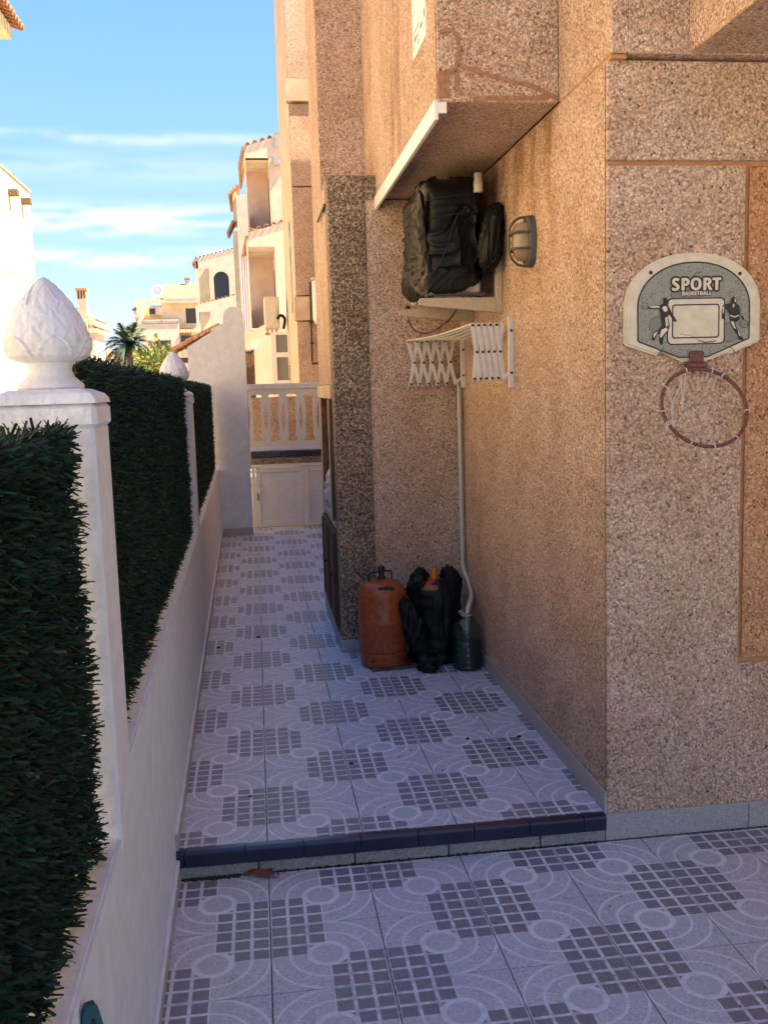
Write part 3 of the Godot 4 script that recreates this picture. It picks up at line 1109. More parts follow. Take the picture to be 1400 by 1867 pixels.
# ------------------------------------------------------------------ end of the passage
func half_tile(l: float, r: float, th: float):
	# barrel roof tile: axis along x (length l), hump up
	var st := start()
	st.set_smooth_group(0)
	var n := 8
	for s in 2:
		var rr := r if s == 0 else r - th
		for k in n:
			var a := PI * k / n
			var b := PI * (k + 1) / n
			var q := []
			for e in [[0.0, a, 1.0], [0.0, b, 1.0], [l, b, 0.86], [l, a, 0.86]]:
				q.append(Vector3(e[0] - l / 2, sin(e[1]) * rr * e[2], cos(e[1]) * rr * e[2]))
			var order := [0, 2, 1, 0, 3, 2] if s == 0 else [0, 1, 2, 0, 2, 3]
			for i in order:
				st.add_vertex(q[i])
	st.set_smooth_group(-1)
	for e in [[0.0, 1.0, -1.0], [l, 0.86, 1.0]]:
		for k in n:
			var a := PI * k / n
			var b := PI * (k + 1) / n
			var q := []
			for w in [[r, a], [r, b], [r - th, b], [r - th, a]]:
				q.append(Vector3(e[0] - l / 2, sin(w[1]) * w[0] * e[1], cos(w[1]) * w[0] * e[1]))
			var order := [0, 1, 2, 0, 2, 3] if e[2] < 0 else [0, 2, 1, 0, 3, 2]
			for i in order:
				st.add_vertex(q[i])
	return smooth(st)

func passage_end():
	var w = thing("end_wall", "tall white wall with rounded top across the far end of the passage", "wall", Vector3(-0.35, 0, -7.88))
	var poly := PackedVector2Array([Vector2(-0.66, -0.05), Vector2(-0.055, -0.05), Vector2(-0.05, 2.34), Vector2(-0.052, 2.44)])
	for k in 13:
		var a := PI * k / 12.0
		poly.append(Vector2(-0.162 + cos(a) * 0.108, 2.47 + sin(a) * 0.11))
	for p in [Vector2(-0.275, 2.405), Vector2(-0.405, 2.35), Vector2(-0.405, 2.318), Vector2(-0.66, 2.165)]:
		poly.append(p)
	put("wall", prism(poly, 0.2), M.white, w, Vector3(0, 0, -7.88))
	for k in 1:
		box("skirting", Vector3(-0.392, H, -7.78), Vector3(-0.052, H + 0.085, -7.768), M.terrazzo, w, 0.002)
	# small tiled lean-to roof behind it
	var r = thing("lean_to_roof", "small clay tiled roof sloping behind the white end wall", "roof", Vector3(-0.55, 2.2, -8.2))
	var tm = half_tile(0.22, 0.052, 0.012)
	var slope := atan2(0.18, 0.36)
	rng.seed = 12
	for zz in 5:
		for k in 3:
			var c := Vector3(-0.735 + k * 0.168, 2.168 + k * 0.083, -7.90 - zz * 0.115)
			put("roof_tile", tm, M.clay, r, c + Vector3(rng.randf_range(-0.006, 0.006), rng.randf_range(-0.003, 0.003), 0), Basis(Vector3.BACK, slope) * Basis(Vector3.RIGHT, rng.randf_range(-0.04, 0.04)))
	box("deck", Vector3(-0.84, 2.02, -8.5), Vector3(-0.66, 2.06, -7.95), M.wood_dark, r, 0.004)
	box("post", Vector3(-0.80, 0, -8.46), Vector3(-0.745, 2.02, -8.40), M.wood_dark, r, 0.004)
	# storage doors under the neighbouring terrace
	var d = thing("storage_door", "off-white panelled metal doors under the terrace at the passage end", "door", Vector3(0.35, H, -8.33))
	box("frame", Vector3(-0.05, 0.80, -8.36), Vector3(0.84, 0.836, -8.315), M.metal_white, d, 0.003)
	box("frame", Vector3(-0.05, H + 0.012, -8.36), Vector3(-0.008, 0.80, -8.32), M.metal_white, d, 0.003)
	box("frame", Vector3(-0.05, H - 0.004, -8.36), Vector3(0.84, H + 0.012, -8.30), M.bracket, d, 0.002)
	for q in [[-0.004, 0.556], [0.562, 0.84]]:
		var lf = box("leaf", Vector3(q[0], H + 0.02, -8.35), Vector3(q[1], 0.796, -8.334), M.metal_white, d, 0.002)
		for e in [[q[0], H + 0.02, q[0] + 0.05, 0.796], [q[1] - 0.05, H + 0.02, q[1], 0.796]]:
			box("stile", Vector3(e[0] + 0.001, e[1], -8.334), Vector3(e[2] - 0.001, e[3], -8.322), M.metal_white, lf, 0.003)
		for e in [[H + 0.02, H + 0.075], [0.741, 0.796]]:
			box("rail", Vector3(q[0] + 0.05, e[0], -8.334), Vector3(q[1] - 0.05, e[1], -8.323), M.metal_white, lf, 0.003)
	box("handle", Vector3(0.006, 0.42, -8.322), Vector3(0.02, 0.50, -8.305), M.dark_metal, d, 0.004)
	# terrace edge and balustrade
	var t = thing("terrace", "neighbour's raised terrace edge with dark blue tile nosing above the storage doors", "terrace", Vector3(0.4, 0.84, -8.4))
	box("slab", Vector3(-0.05, 0.838, -11.4), Vector3(0.84, 0.912, -8.325), M.pebble_coarse, t, 0.003)
	for k in 5:
		box("nosing_tile", Vector3(-0.05 + k * 0.178, 0.913, -8.42), Vector3(0.126 + k * 0.178, 0.985, -8.315), M.blue, t, 0.008)
	box("kerb", Vector3(-0.05, 0.986, -8.45), Vector3(0.84, 1.03, -8.35), M.white, t, 0.004)
	box("inner_wall", Vector3(-0.05, 0.913, -9.05), Vector3(1.2, 1.60, -8.95), M.pebble, t)
	var bl = CSGCombiner3D.new()
	bl.name = "panel"
	var b = thing("balustrade", "cream precast balustrade with vase-shaped openings on the neighbour's terrace", "balustrade", Vector3(0.4, 1.03, -8.4))
	b.add_child(bl)
	var bx := CSGBox3D.new()
	bx.size = Vector3(0.90, 0.66, 0.075)
	bx.position = Vector3(0.0, 0.33, 0.0)
	bl.add_child(bx)
	var vase := [[0.045, 0.0], [0.055, 0.012], [0.058, 0.035], [0.045, 0.058], [0.034, 0.07], [0.046, 0.10], [0.048, 0.2], [0.042, 0.32], [0.046, 0.42], [0.050, 0.455], [0.036, 0.475], [0.050, 0.49], [0.060, 0.51], [0.058, 0.53], [0.048, 0.54]]
	for k in 5:
		var pv := PackedVector2Array()
		for q in vase:
			pv.append(Vector2(q[0], q[1]))
		for i in range(vase.size() - 1, -1, -1):
			pv.append(Vector2(-vase[i][0], vase[i][1]))
		var pl := PackedVector2Array()
		for i in 9:
			var f := i / 8.0
			pl.append(Vector2(0.024 * sin(PI * f), f * 0.33))
		for i in range(7, 0, -1):
			var f := i / 8.0
			pl.append(Vector2(-0.024 * sin(PI * f), f * 0.33))
		for e in [[pv, 0.045 + 0.2 * k - 0.4, 0.062], [pl, -0.055 + 0.2 * k - 0.4, 0.175]]:
			var cp := CSGPolygon3D.new()
			cp.operation = CSGShape3D.OPERATION_SUBTRACTION
			cp.polygon = e[0]
			cp.depth = 0.2
			cp.position = Vector3(e[1], e[2], 0.1)
			bl.add_child(cp)
	bl.material_override = M.cream_paint
	box("rail", Vector3(-0.052, 1.688, -8.455), Vector3(0.84, 1.757, -8.345), M.cream_paint, b, 0.012)

# ------------------------------------------------------------------ neighbouring houses
func wall_with_holes(n: String, x0: float, x1: float, y0: float, y1: float, z: float, th: float, holes: Array, m, parent):
	# front face at z; holes [x0, y0, x1, y1] must not overlap in x order
	var xs := [x0, x1]
	var ys := [y0, y1]
	for h in holes:
		xs += [h[0], h[2]]
		ys += [h[1], h[3]]
	xs.sort()
	ys.sort()
	var st := start()
	for i in xs.size() - 1:
		var run := -1.0
		for j in ys.size():
			var solid := false
			if j < ys.size() - 1 and xs[i + 1] - xs[i] > 0.0001:
				var c := Vector2((xs[i] + xs[i + 1]) / 2, (ys[j] + ys[j + 1]) / 2)
				solid = true
				for h in holes:
					if c.x > h[0] and c.x < h[2] and c.y > h[1] and c.y < h[3]:
						solid = false
			if solid and run < 0:
				run = ys[j]
			if not solid and run >= 0:
				if ys[j] - run > 0.001:
					chamfer_box(st, Vector3((xs[i] + xs[i + 1]) / 2, (run + ys[j]) / 2, z - th / 2), Vector3((xs[i + 1] - xs[i]) / 2, (ys[j] - run) / 2, th / 2), 0.0)
				run = -1.0
	return put(n, st.commit(), m, parent)

func tile_roof(parent, a: Vector3, along: Vector3, up: Vector3, n: int, r: float, m):
	# n barrel rows side by side along 'along', each running up 'up'
	var l := up.length()
	var x := -up.normalized()
	var s := along.normalized()
	var y := s.cross(x).normalized()
	if y.y < 0:
		y = -y
	var bs := Basis(x, y, x.cross(y))
	var key := "rt%.2f_%.3f" % [l, r]
	if not cache.has(key):
		cache[key] = half_tile(l, r, r * 0.25)
	for k in n:
		put("roof_tile", cache[key], m, parent, a + along * ((k + 0.5) / n) + up * 0.5, bs)

func house_window(parent, x0: float, y0: float, x1: float, y1: float, z: float, m, frame := true):
	var w = box("window", Vector3(x0, y0, z - 0.06), Vector3(x1, y1, z - 0.04), m, parent)
	if frame:
		var f := 0.05
		for e in [[x0, y0, x0 + f, y1], [x1 - f, y0, x1, y1], [x0 + f, y0, x1 - f, y0 + f], [x0 + f, y1 - f, x1 - f, y1]]:
			box("frame", Vector3(e[0], e[1], z - 0.04), Vector3(e[2], e[3], z - 0.005), M.wood_dark, w)
	return w

func neighbours():
	# next house along the passage side
	var c = thing("neighbour_house", "tall tan pebble-dashed neighbour house just beyond the balustrade", "house", Vector3(0.69, 0, -11.5))
	for q in [[0.0, 2.66, M.pebble], [2.68, 3.02, M.plaster], [3.04, 4.56, M.pebble], [4.58, 5.70, M.pebble], [5.74, 6.04, M.plaster], [6.06, 8.6, M.pebble]]:
		var proud: float = 0.03 if q[2] == M.plaster else 0.0
		box("front_wall", Vector3(0.69 - proud, q[0], -11.62), Vector3(1.6, q[1], -11.5 + proud), q[2], c, 0.004)
	box("side_wall", Vector3(0.69, 0, -15.7), Vector3(0.9, 8.6, -11.62), M.plaster, c)
	box("side_wall", Vector3(0.9, 0, -15.7), Vector3(7.5, 8.58, -11.60), M.plaster, c)
	box("window", Vector3(0.685, 2.9, -13.1), Vector3(0.70, 4.3, -12.6), M.glass_dark, c)
	# white tank and dark pipe on its front
	var tk = thing("wall_tank", "white cylindrical tank on the neighbour's wall beyond the balustrade", "tank", Vector3(0.99, 2.6, -11.38))
	put("tank", lathe([Vector2(0, 0), Vector2(0.05, 0.02), Vector2(0.075, 0.07), Vector2(0.08, 0.12), Vector2(0.08, 0.62), Vector2(0.0, 0.66)], 24), M.fascia, tk, Vector3(0.995, 2.6, -11.36))
	put("lid", lathe([Vector2(0, 0), Vector2(0.095, 0), Vector2(0.095, 0.03), Vector2(0, 0.04)], 24), M.bracket, tk, Vector3(0.995, 3.24, -11.36))
	var dp = thing("drain_pipe", "thin dark pipe running down the neighbour's wall beside the white tank", "pipe", Vector3(0.89, 2.05, -11.44))
	put("pipe", tube([Vector3(0.90, 3.22, -11.44), Vector3(0.885, 2.10, -11.44), Vector3(0.89, 2.05, -11.44), Vector3(0.98, 2.06, -11.44)], 0.013, 8), M.dark_metal, dp)
	for y in [2.35, 2.65]:
		put("clip", box_mesh(Vector3(0.05, 0.02, 0.07), 0.003), M.dark_metal, dp, Vector3(0.89, y, -11.465))
	# aluminium porch door on its left side, and the air conditioner
	var pd = thing("porch_door", "narrow white aluminium porch door with two glass panes beyond the balustrade", "door", Vector3(0.53, 0.93, -14.9))
	box("frame", Vector3(0.36, 0.93, -14.95), Vector3(0.69, 1.86, -14.88), M.fascia, pd, 0.004)
	for e in [[0.36, 1.86, 0.455, 2.72], [0.66, 1.86, 0.69, 2.72], [0.455, 2.27, 0.66, 2.36], [0.455, 2.67, 0.66, 2.72]]:
		box("frame", Vector3(e[0], e[1], -14.95), Vector3(e[2], e[3], -14.88), M.fascia, pd, 0.004)
	box("pane", Vector3(0.455, 2.36, -14.92), Vector3(0.66, 2.67, -14.91), M.glass_pane, pd)
	box("pane", Vector3(0.455, 1.86, -14.92), Vector3(0.66, 2.27, -14.91), M.glass_pane, pd)
	for k in 6:
		put("bead", lathe([Vector2(0, -0.015), Vector2(0.013, 0), Vector2(0, 0.015)], 8), M.ink_grey, pd, Vector3(0.672, 1.88 + k * 0.045, -14.865))
	var ac = thing("outdoor_unit", "cream air conditioner outdoor unit high on the neighbour's side wall", "air conditioner", Vector3(0.4, 2.78, -15.5))
	box("casing", Vector3(0.27, 2.80, -15.75), Vector3(0.54, 3.36, -15.0), M.board, ac, 0.015)
	box("cover", Vector3(0.40, 2.9, -15.0), Vector3(0.50, 3.25, -14.985), M.board, ac, 0.006)
	put("hose", tube(curve([Vector3(0.50, 2.97, -14.98), Vector3(0.56, 3.02, -14.93), Vector3(0.63, 2.95, -14.95), Vector3(0.60, 2.78, -14.97)]), 0.028, 8), M.black_soft, ac)
	for x in [0.30, 0.38, 0.46]:
		box("bracket", Vector3(x, 2.72, -15.1), Vector3(x + 0.03, 2.80, -15.02), M.clay, ac)
	box("bracket", Vector3(0.27, 2.68, -15.1), Vector3(0.69, 2.72, -15.05), M.clay, ac)
	# low lean-to wall further on
	var lw = thing("lean_to", "peach lean-to wall with a dark doorway and sloping top behind the balustrade", "building", Vector3(0.1, 0, -18))
	var poly := PackedVector2Array([Vector2(-0.5, 0), Vector2(-0.14, 0), Vector2(-0.14, 2.55), Vector2(0.06, 2.55), Vector2(0.06, 0), Vector2(1.2, 0), Vector2(1.2, 3.5), Vector2(-0.5, 2.68)])
	put("wall", prism(poly, 0.2), M.peach, lw, Vector3(0, 0, -18.1))
	box("door", Vector3(-0.14, 0, -18.4), Vector3(0.06, 2.55, -18.35), M.brown_tile, lw)
	box("jamb", Vector3(0.045, 0, -18.19), Vector3(0.06, 2.45, -18.0), M.wood_dark, lw)
	var ds = thing("wall_lantern", "white and dark wall lantern at the lean-to doorway", "lantern", Vector3(0.02, 2.55, -17.9))
	put("shade", lathe([Vector2(0.0, 0.0), Vector2(0.05, 0.02), Vector2(0.06, 0.09), Vector2(0.03, 0.14), Vector2(0, 0.15)], 16), M.fascia, ds, Vector3(0.06, 2.54, -17.9))
	put("arm", tube(curve([Vector3(0.05, 2.56, -17.9), Vector3(-0.03, 2.47, -17.9), Vector3(-0.12, 2.52, -17.9)]), 0.018, 8), M.dark_metal, ds)
	row_house()
	arch_house()
	roof_house()
	left_house()
	far_houses()

func row_house():
	var h = thing("row_house", "peach terraced house with two stacked open balconies and tiled eaves", "house", Vector3(0.5, 0, -29))
	var z := -29.0
	# storeys with an open loggia each
	wall_with_holes("front_wall", 0.06, 2.2, 6.75, 9.05, z, 0.25, [[0.08, 6.8, 0.80, 8.97]], M.peach, h)
	put("gable", prism(PackedVector2Array([Vector2(0.06, 9.05), Vector2(2.2, 9.05), Vector2(2.2, 9.95), Vector2(0.06, 9.32)]), 0.25), M.peach, h, Vector3(0, 0, z - 0.125))
	wall_with_holes("front_wall", -0.02, 2.2, 3.6, 6.2, z + 0.6, 0.25, [[0.03, 3.65, 0.86, 6.16]], M.peach, h)
	put("gable", prism(PackedVector2Array([Vector2(-0.02, 6.2), Vector2(2.2, 6.2), Vector2(2.2, 7.15), Vector2(0.06, 6.60)]), 0.25), M.peach, h, Vector3(0, 0, z + 0.475))
	box("side_wall", Vector3(0.06, 6.4, -33.0), Vector3(0.13, 7.5, z - 0.25), M.peach, h)
	box("side_wall", Vector3(-0.02, 0, -33.0), Vector3(0.05, 4.4, z + 0.35), M.peach, h)
	box("side_wall", Vector3(0.06, 7.5, -33.0), Vector3(0.13, 9.05, -31.0), M.peach, h)
	box("side_wall", Vector3(-0.02, 4.4, -33.0), Vector3(0.05, 6.4, -31.0), M.peach, h)
	box("back_wall", Vector3(0.13, 6.4, -31.2), Vector3(2.2, 9.3, -31.0), M.peach, h)
	box("back_wall", Vector3(0.05, 0, -31.2), Vector3(2.2, 6.6, -31.0), M.peach, h)
	box("side_wall", Vector3(0.80, 6.75, -31.0), Vector3(0.95, 9.0, z - 0.25), M.peach, h)
	box("side_wall", Vector3(0.86, 3.6, -31.0), Vector3(1.0, 6.2, z + 0.35), M.peach, h)
	box("ceiling", Vector3(0.06, 8.97, -31.0), Vector3(0.95, 9.04, z - 0.01), M.cream, h)
	box("ceiling", Vector3(0.0, 6.17, -31.0), Vector3(1.0, 6.24, z + 0.34), M.cream, h)
	box("floor", Vector3(0.06, 6.6, -31.0), Vector3(0.95, 6.74, z - 0.26), M.plaster, h)
	box("front_wall", Vector3(-0.02, 0, z + 0.36), Vector3(2.2, 3.58, z + 0.6), M.peach, h)
	box("block", Vector3(2.2, 0, -33.0), Vector3(8.0, 9.9, z), M.peach, h)
	box("door", Vector3(0.79, 6.76, -30.6), Vector3(0.80, 8.6, -30.0), M.shutter, h)
	box("door", Vector3(0.85, 3.7, -30.4), Vector3(0.86, 5.6, -29.7), M.shutter, h)
	box("chimney", Vector3(1.0, 9.3, z - 0.6), Vector3(1.35, 9.75, z + 0.05), M.concrete, h)
	box("ledge", Vector3(0.95, 8.72, z), Vector3(1.35, 9.0, z + 0.15), M.concrete, h)
	for e in [[-0.10, 8.72, 9.30, z - 3.6, z + 0.1], [-0.12, 5.85, 6.48, z - 3.2, z + 0.75]]:
		tile_roof(h, Vector3(e[0], e[1], e[3]), Vector3(0, 0, e[4] - e[3]), Vector3(0.17, e[2] - e[1], 0), 16, 0.085, M.clay_pale)
	tile_roof(h, Vector3(0.05, 9.34, z + 0.05), Vector3(2.1, 0.62, 0), Vector3(0, 0.02, -0.5), 9, 0.09, M.clay_pale)
	tile_roof(h, Vector3(0.05, 6.62, z + 0.65), Vector3(2.1, 0.56, 0), Vector3(0, 0.02, -0.5), 9, 0.09, M.clay_pale)
	for k in 3:
		put("pipe", tube([Vector3(-0.06 - k * 0.07, 3.6, z + 0.45 - k * 0.1), Vector3(-0.06 - k * 0.07, 5.9, z + 0.45 - k * 0.1)], 0.03, 8), M.fascia, h)
	# the next one of the row
	var g = thing("row_house", "narrow edge of a farther peach terraced house left of the balconies", "house", Vector3(0, 0, -38))
	box("side_wall", Vector3(-0.35, 0, -46), Vector3(6, 9.6, -38), M.peach, g)
	box("balcony", Vector3(-0.55, 3.8, -39.5), Vector3(-0.35, 8.2, -38.2), M.cream, g)
	box("balcony", Vector3(-0.50, 8.6, -40), Vector3(-0.35, 9.8, -38.4), M.cream, g)
	box("window", Vector3(-0.56, 7.2, -39.2), Vector3(-0.55, 7.9, -38.6), M.shutter, g)
	tile_roof(g, Vector3(-0.72, 8.1, -39.6), Vector3(0, 0, 1.5), Vector3(0.25, 0.5, 0), 7, 0.11, M.clay)
	tile_roof(g, Vector3(-0.60, 9.6, -42), Vector3(0, 0, 4.0), Vector3(0.4, 0.35, 0), 14, 0.15, M.clay)

func arch_house():
	var h = thing("arch_window_house", "pale peach house with an arched dark window and stepped sloping roofs", "house", Vector3(-1.8, 0, -55))
	var z := -55.0
	var up := PackedVector2Array([Vector2(-2.95, 6.7), Vector2(1.5, 7.75), Vector2(1.5, 10.4), Vector2(-3.0, 9.35)])
	# the wall round the arched opening, in two halves that meet above and below it
	var arch_l := PackedVector2Array([Vector2(-1.58, 6.95), Vector2(-2.02, 7.02), Vector2(-2.02, 8.15)])
	var arch_r := PackedVector2Array([Vector2(-1.58, 6.95), Vector2(-1.14, 7.12), Vector2(-1.14, 8.20)])
	for k in range(1, 9):
		var a := PI / 2 * k / 8
		arch_l.append(Vector2(-1.58 - cos(a) * 0.44, 8.16 + sin(a) * 0.46))
		arch_r.append(Vector2(-1.58 + cos(a) * 0.44, 8.20 + sin(a) * 0.42))
	var left := PackedVector2Array([Vector2(-2.25, 6.5), Vector2(-1.58, 6.5)])
	left.append_array(arch_l)
	left.append_array(PackedVector2Array([Vector2(-1.58, 9.69), Vector2(-2.25, 9.53)]))
	var right := PackedVector2Array([Vector2(1.5, 6.5), Vector2(-1.58, 6.5)])
	right.append_array(arch_r)
	right.append_array(PackedVector2Array([Vector2(-1.58, 9.69), Vector2(1.5, 10.4)]))
	put("front_wall", prism(left, 0.3), M.peach, h, Vector3(0, 0, z - 0.15))
	put("front_wall", prism(right, 0.3), M.peach, h, Vector3(0, 0, z - 0.15))
	box("window", Vector3(-2.1, 6.9, z - 0.28), Vector3(-1.05, 8.7, z - 0.22), M.glass_dark, h)
	box("front_wall", Vector3(-2.98, 6.5, z - 0.3), Vector3(-2.86, 9.2, z), M.peach, h)
	put("gable", prism(PackedVector2Array([Vector2(-3.0, 8.78), Vector2(-2.25, 8.78), Vector2(-2.25, 9.53), Vector2(-3.0, 9.35)]), 0.3), M.peach, h, Vector3(0, 0, z - 0.15))
	box("back_wall", Vector3(-2.98, 0, z - 2.4), Vector3(1.5, 9.3, z - 2.2), M.cream, h)
	box("side_wall", Vector3(-2.25, 6.5, z - 2.2), Vector3(-2.15, 9.5, z - 0.3), M.cream, h)
	# lower storey, nearer
	put("front_wall", prism(PackedVector2Array([Vector2(-2.27, 0), Vector2(2.0, 0), Vector2(2.0, 7.9), Vector2(-2.27, 6.87)]), 0.3), M.peach, h, Vector3(0, 0, z + 0.25))
	put("front_wall", prism(PackedVector2Array([Vector2(-3.1, 6.3), Vector2(-2.27, 6.3), Vector2(-2.27, 6.87), Vector2(-3.1, 6.68)]), 0.3), M.peach, h, Vector3(0, 0, z + 0.25))
	box("front_wall", Vector3(-3.1, 0, z + 0.1), Vector3(-2.92, 6.3, z + 0.4), M.peach, h)
	box("side_wall", Vector3(-2.27, 0, z - 1.4), Vector3(-2.17, 6.7, z + 0.1), M.cream, h)
	tile_roof(h, Vector3(-3.1, 6.70, z + 0.35), Vector3(4.6, 1.12, 0), Vector3(0, 0.05, -0.6), 20, 0.075, M.clay_pale)
	tile_roof(h, Vector3(-3.06, 9.36, z + 0.05), Vector3(4.6, 1.07, 0), Vector3(0, 0.05, -1.0), 20, 0.075, M.clay_pale)
	tile_roof(h, Vector3(-3.15, 9.0, z - 2.0), Vector3(0, 0, 2.1), Vector3(0.3, 0.38, 0), 10, 0.11, M.clay)

func roof_house():
	var h = thing("tiled_roof_house", "cream house with a sunlit yellow tiled roof, chimney and balcony", "house", Vector3(-6, 0, -72))
	var z := -72.0
	wall_with_holes("front_wall", -8.38, -6.62, 0, 8.72, z, 0.3, [[-7.95, 7.22, -6.62, 8.42]], M.peach, h)
	wall_with_holes("front_wall", -6.62, -3.0, 5.9, 8.45, z - 1.0, 0.3, [[-4.86, 6.95, -3.8, 8.07]], M.cream, h)
	box("front_wall", Vector3(-6.62, 0, z - 0.3), Vector3(-5.35, 7.2, z), M.peach, h)
	box("front_wall", Vector3(-5.35, 0, z - 0.6), Vector3(-3.0, 6.0, z - 0.3), M.peach, h)
	box("side_wall", Vector3(-8.38, 0, z - 8), Vector3(-8.2, 8.72, z - 0.3), M.cream, h)
	box("back_wall", Vector3(-8.2, 0, z - 3.2), Vector3(-3.0, 8.5, z - 3.0), M.cream, h)
	box("balcony_floor", Vector3(-8.2, 7.0, z - 3.0), Vector3(-5.35, 7.18, z - 0.3), M.plaster, h)
	box("eave", Vector3(-6.65, 8.45, z - 1.2), Vector3(-3.0, 8.68, z - 0.1), M.cream, h)
	tile_roof(h, Vector3(-6.6, 8.70, z - 0.1), Vector3(3.6, 0, 0), Vector3(0.0, 1.25, -2.6), 18, 0.115, M.clay_pale)
	put("gable", prism(PackedVector2Array([Vector2(0, 8.68), Vector2(2.7, 8.68), Vector2(2.7, 9.95)]), 0.12), M.cream, h, Vector3(-6.62, 0, z - 0.1), Basis(Vector3.UP, PI / 2))
	tile_roof(h, Vector3(-6.6, 9.98, z - 2.75), Vector3(3.6, 0, 0), Vector3(0, 0.02, -0.3), 18, 0.12, M.clay)
	var ch = box("chimney", Vector3(-4.88, 9.5, z - 2.9), Vector3(-4.55, 10.1, z - 2.5), M.plaster, h)
	box("cap", Vector3(-4.95, 10.4, z - 3.0), Vector3(-4.48, 10.52, z - 2.4), M.clay, ch)
	for x in [-4.88, -4.74, -4.60]:
		box("flue_post", Vector3(x, 10.1, z - 2.9), Vector3(x + 0.05, 10.4, z - 2.5), M.clay, ch)
	house_window(h, -4.86, 6.95, -3.8, 8.07, z - 1.0, M.shutter)
	house_window(h, -7.25, 4.3, -6.0, 5.66, z + 0.07, M.shutter)
	house_window(h, -5.25, 5.0, -3.2, 6.0, z - 0.22, M.shutter)
	tile_roof(h, Vector3(-5.3, 6.15, z + 0.1), Vector3(2.3, 0, 0), Vector3(0, 0.32, -0.7), 12, 0.10, M.clay)
	# balcony railing
	for q in [[6.88, 6.92], [7.20, 7.25]]:
		box("railing", Vector3(-7.95, q[0], z + 0.02), Vector3(-5.3, q[1], z + 0.06), M.ink_grey, h)
	for x in [-7.95, -6.62, -5.34]:
		box("railing_post", Vector3(x, 6.88, z + 0.015), Vector3(x + 0.05, 7.25, z + 0.065), M.ink_grey, h)
	tile_roof(h, Vector3(-8.75, 7.95, z - 3), Vector3(0, 0, 2.5), Vector3(0.36, 0.2, 0), 10, 0.12, M.clay)
	box("eave", Vector3(-8.66, 7.7, z - 3), Vector3(-8.38, 7.95, z - 0.6), M.cream, h)
	box("eave", Vector3(-8.58, 7.15, z - 3), Vector3(-8.38, 7.5, z - 0.6), M.cream, h)
	var ac = thing("outdoor_unit", "small air conditioner on the balcony wall of the house with the yellow tiled roof", "air conditioner", Vector3(-7.2, 7.7, z - 2.8))
	box("casing", Vector3(-7.75, 7.75, z - 2.98), Vector3(-7.0, 8.3, z - 2.65), M.fascia, ac, 0.02)
	box("grille", Vector3(-7.72, 7.79, z - 2.65), Vector3(-7.25, 8.26, z - 2.64), M.shutter, ac)
	var ds = thing("satellite_dish", "white satellite dish on the flat roof beside the yellow tiles", "satellite dish", Vector3(-6.9, 8.72, z - 0.8))
	put("dish", lathe([Vector2(0, 0), Vector2(0.25, 0.02), Vector2(0.42, 0.08), Vector2(0.50, 0.14), Vector2(0.46, 0.16), Vector2(0.2, 0.06), Vector2(0, 0.04)], 28), M.fascia, ds, Vector3(-6.85, 9.3, z - 0.7), Basis(Vector3.RIGHT, 1.35) * Basis(Vector3.BACK, 0.3))
	put("mast", tube([Vector3(-6.85, 8.7, z - 0.8), Vector3(-6.85, 9.3, z - 0.8)], 0.03, 8), M.grey_metal, ds)

func left_house():
	var h = thing("sunlit_house", "long sunlit cream house wall with flat parapet at the left edge", "house", Vector3(-5.6, 0, -10))
	box("wall", Vector3(-11.0, 0, -23.9), Vector3(-5.5, 6.95, -20.9), M.cream, h, 0.01)
	box("wall", Vector3(-11.0, 0, -20.9), Vector3(-5.5, 8.9, 9.0), M.cream, h, 0.01)
	box("parapet_cap", Vector3(-11.02, 6.951, -23.95), Vector3(-5.46, 7.0, -20.91), M.cream, h, 0.008)
	box("band", Vector3(-5.5, 4.60, -23.9), Vector3(-5.492, 4.64, 9.0), M.plaster, h)
	for q in [[-21.65, 6.42], [-22.95, 6.47]]:
		box("water_spout", Vector3(-5.5, q[1], q[0] - 0.1), Vector3(-5.27, q[1] + 0.15, q[0] + 0.09), M.bark, h, 0.01)
	box("eave", Vector3(-5.5, 8.40, -17.1), Vector3(-4.2, 8.64, 9.0), M.cream, h, 0.01)
	tile_roof(h, Vector3(-4.02, 8.62, -17.3), Vector3(0, 0, 8.0), Vector3(-2.0, 0.62, 0), 38, 0.115, M.clay)
	var a = thing("tv_antenna", "thin television antenna on the flat roof of the sunlit house", "antenna", Vector3(-6.0, 7.0, -22.0))
	put("mast", tube([Vector3(-5.9, 7.0, -22.0), Vector3(-5.9, 7.5, -22.0)], 0.012, 6), M.dark_metal, a)
	for k in 3:
		put("rod", tube([Vector3(-6.08, 7.3 + k * 0.08, -22.0), Vector3(-5.72, 7.3 + k * 0.08, -22.0)], 0.008, 6), M.dark_metal, a)
	var vent = thing("roof_vent", "small dark vent cap on the flat parapet of the sunlit house", "vent", Vector3(-5.7, 7.0, -22.7))
	put("pipe", lathe([Vector2(0, 0), Vector2(0.04, 0), Vector2(0.04, 0.12), Vector2(0.07, 0.13), Vector2(0, 0.2)], 12), M.dark_metal, vent, Vector3(-5.65, 7.0, -22.8))
	# a finial of a farther gate post
	var p = thing("gate_post", "sunlit cream gate post with pointed finial below the sunlit house", "post", Vector3(-1.45, 0, -3.2))
	box("shaft", Vector3(-2.30, 0, -4.6), Vector3(-2.05, 1.60, -4.35), M.cream, p, 0.01)
	put("finial", finial_mesh(), M.cream, p, Vector3(-2.175, 1.60, -4.475))

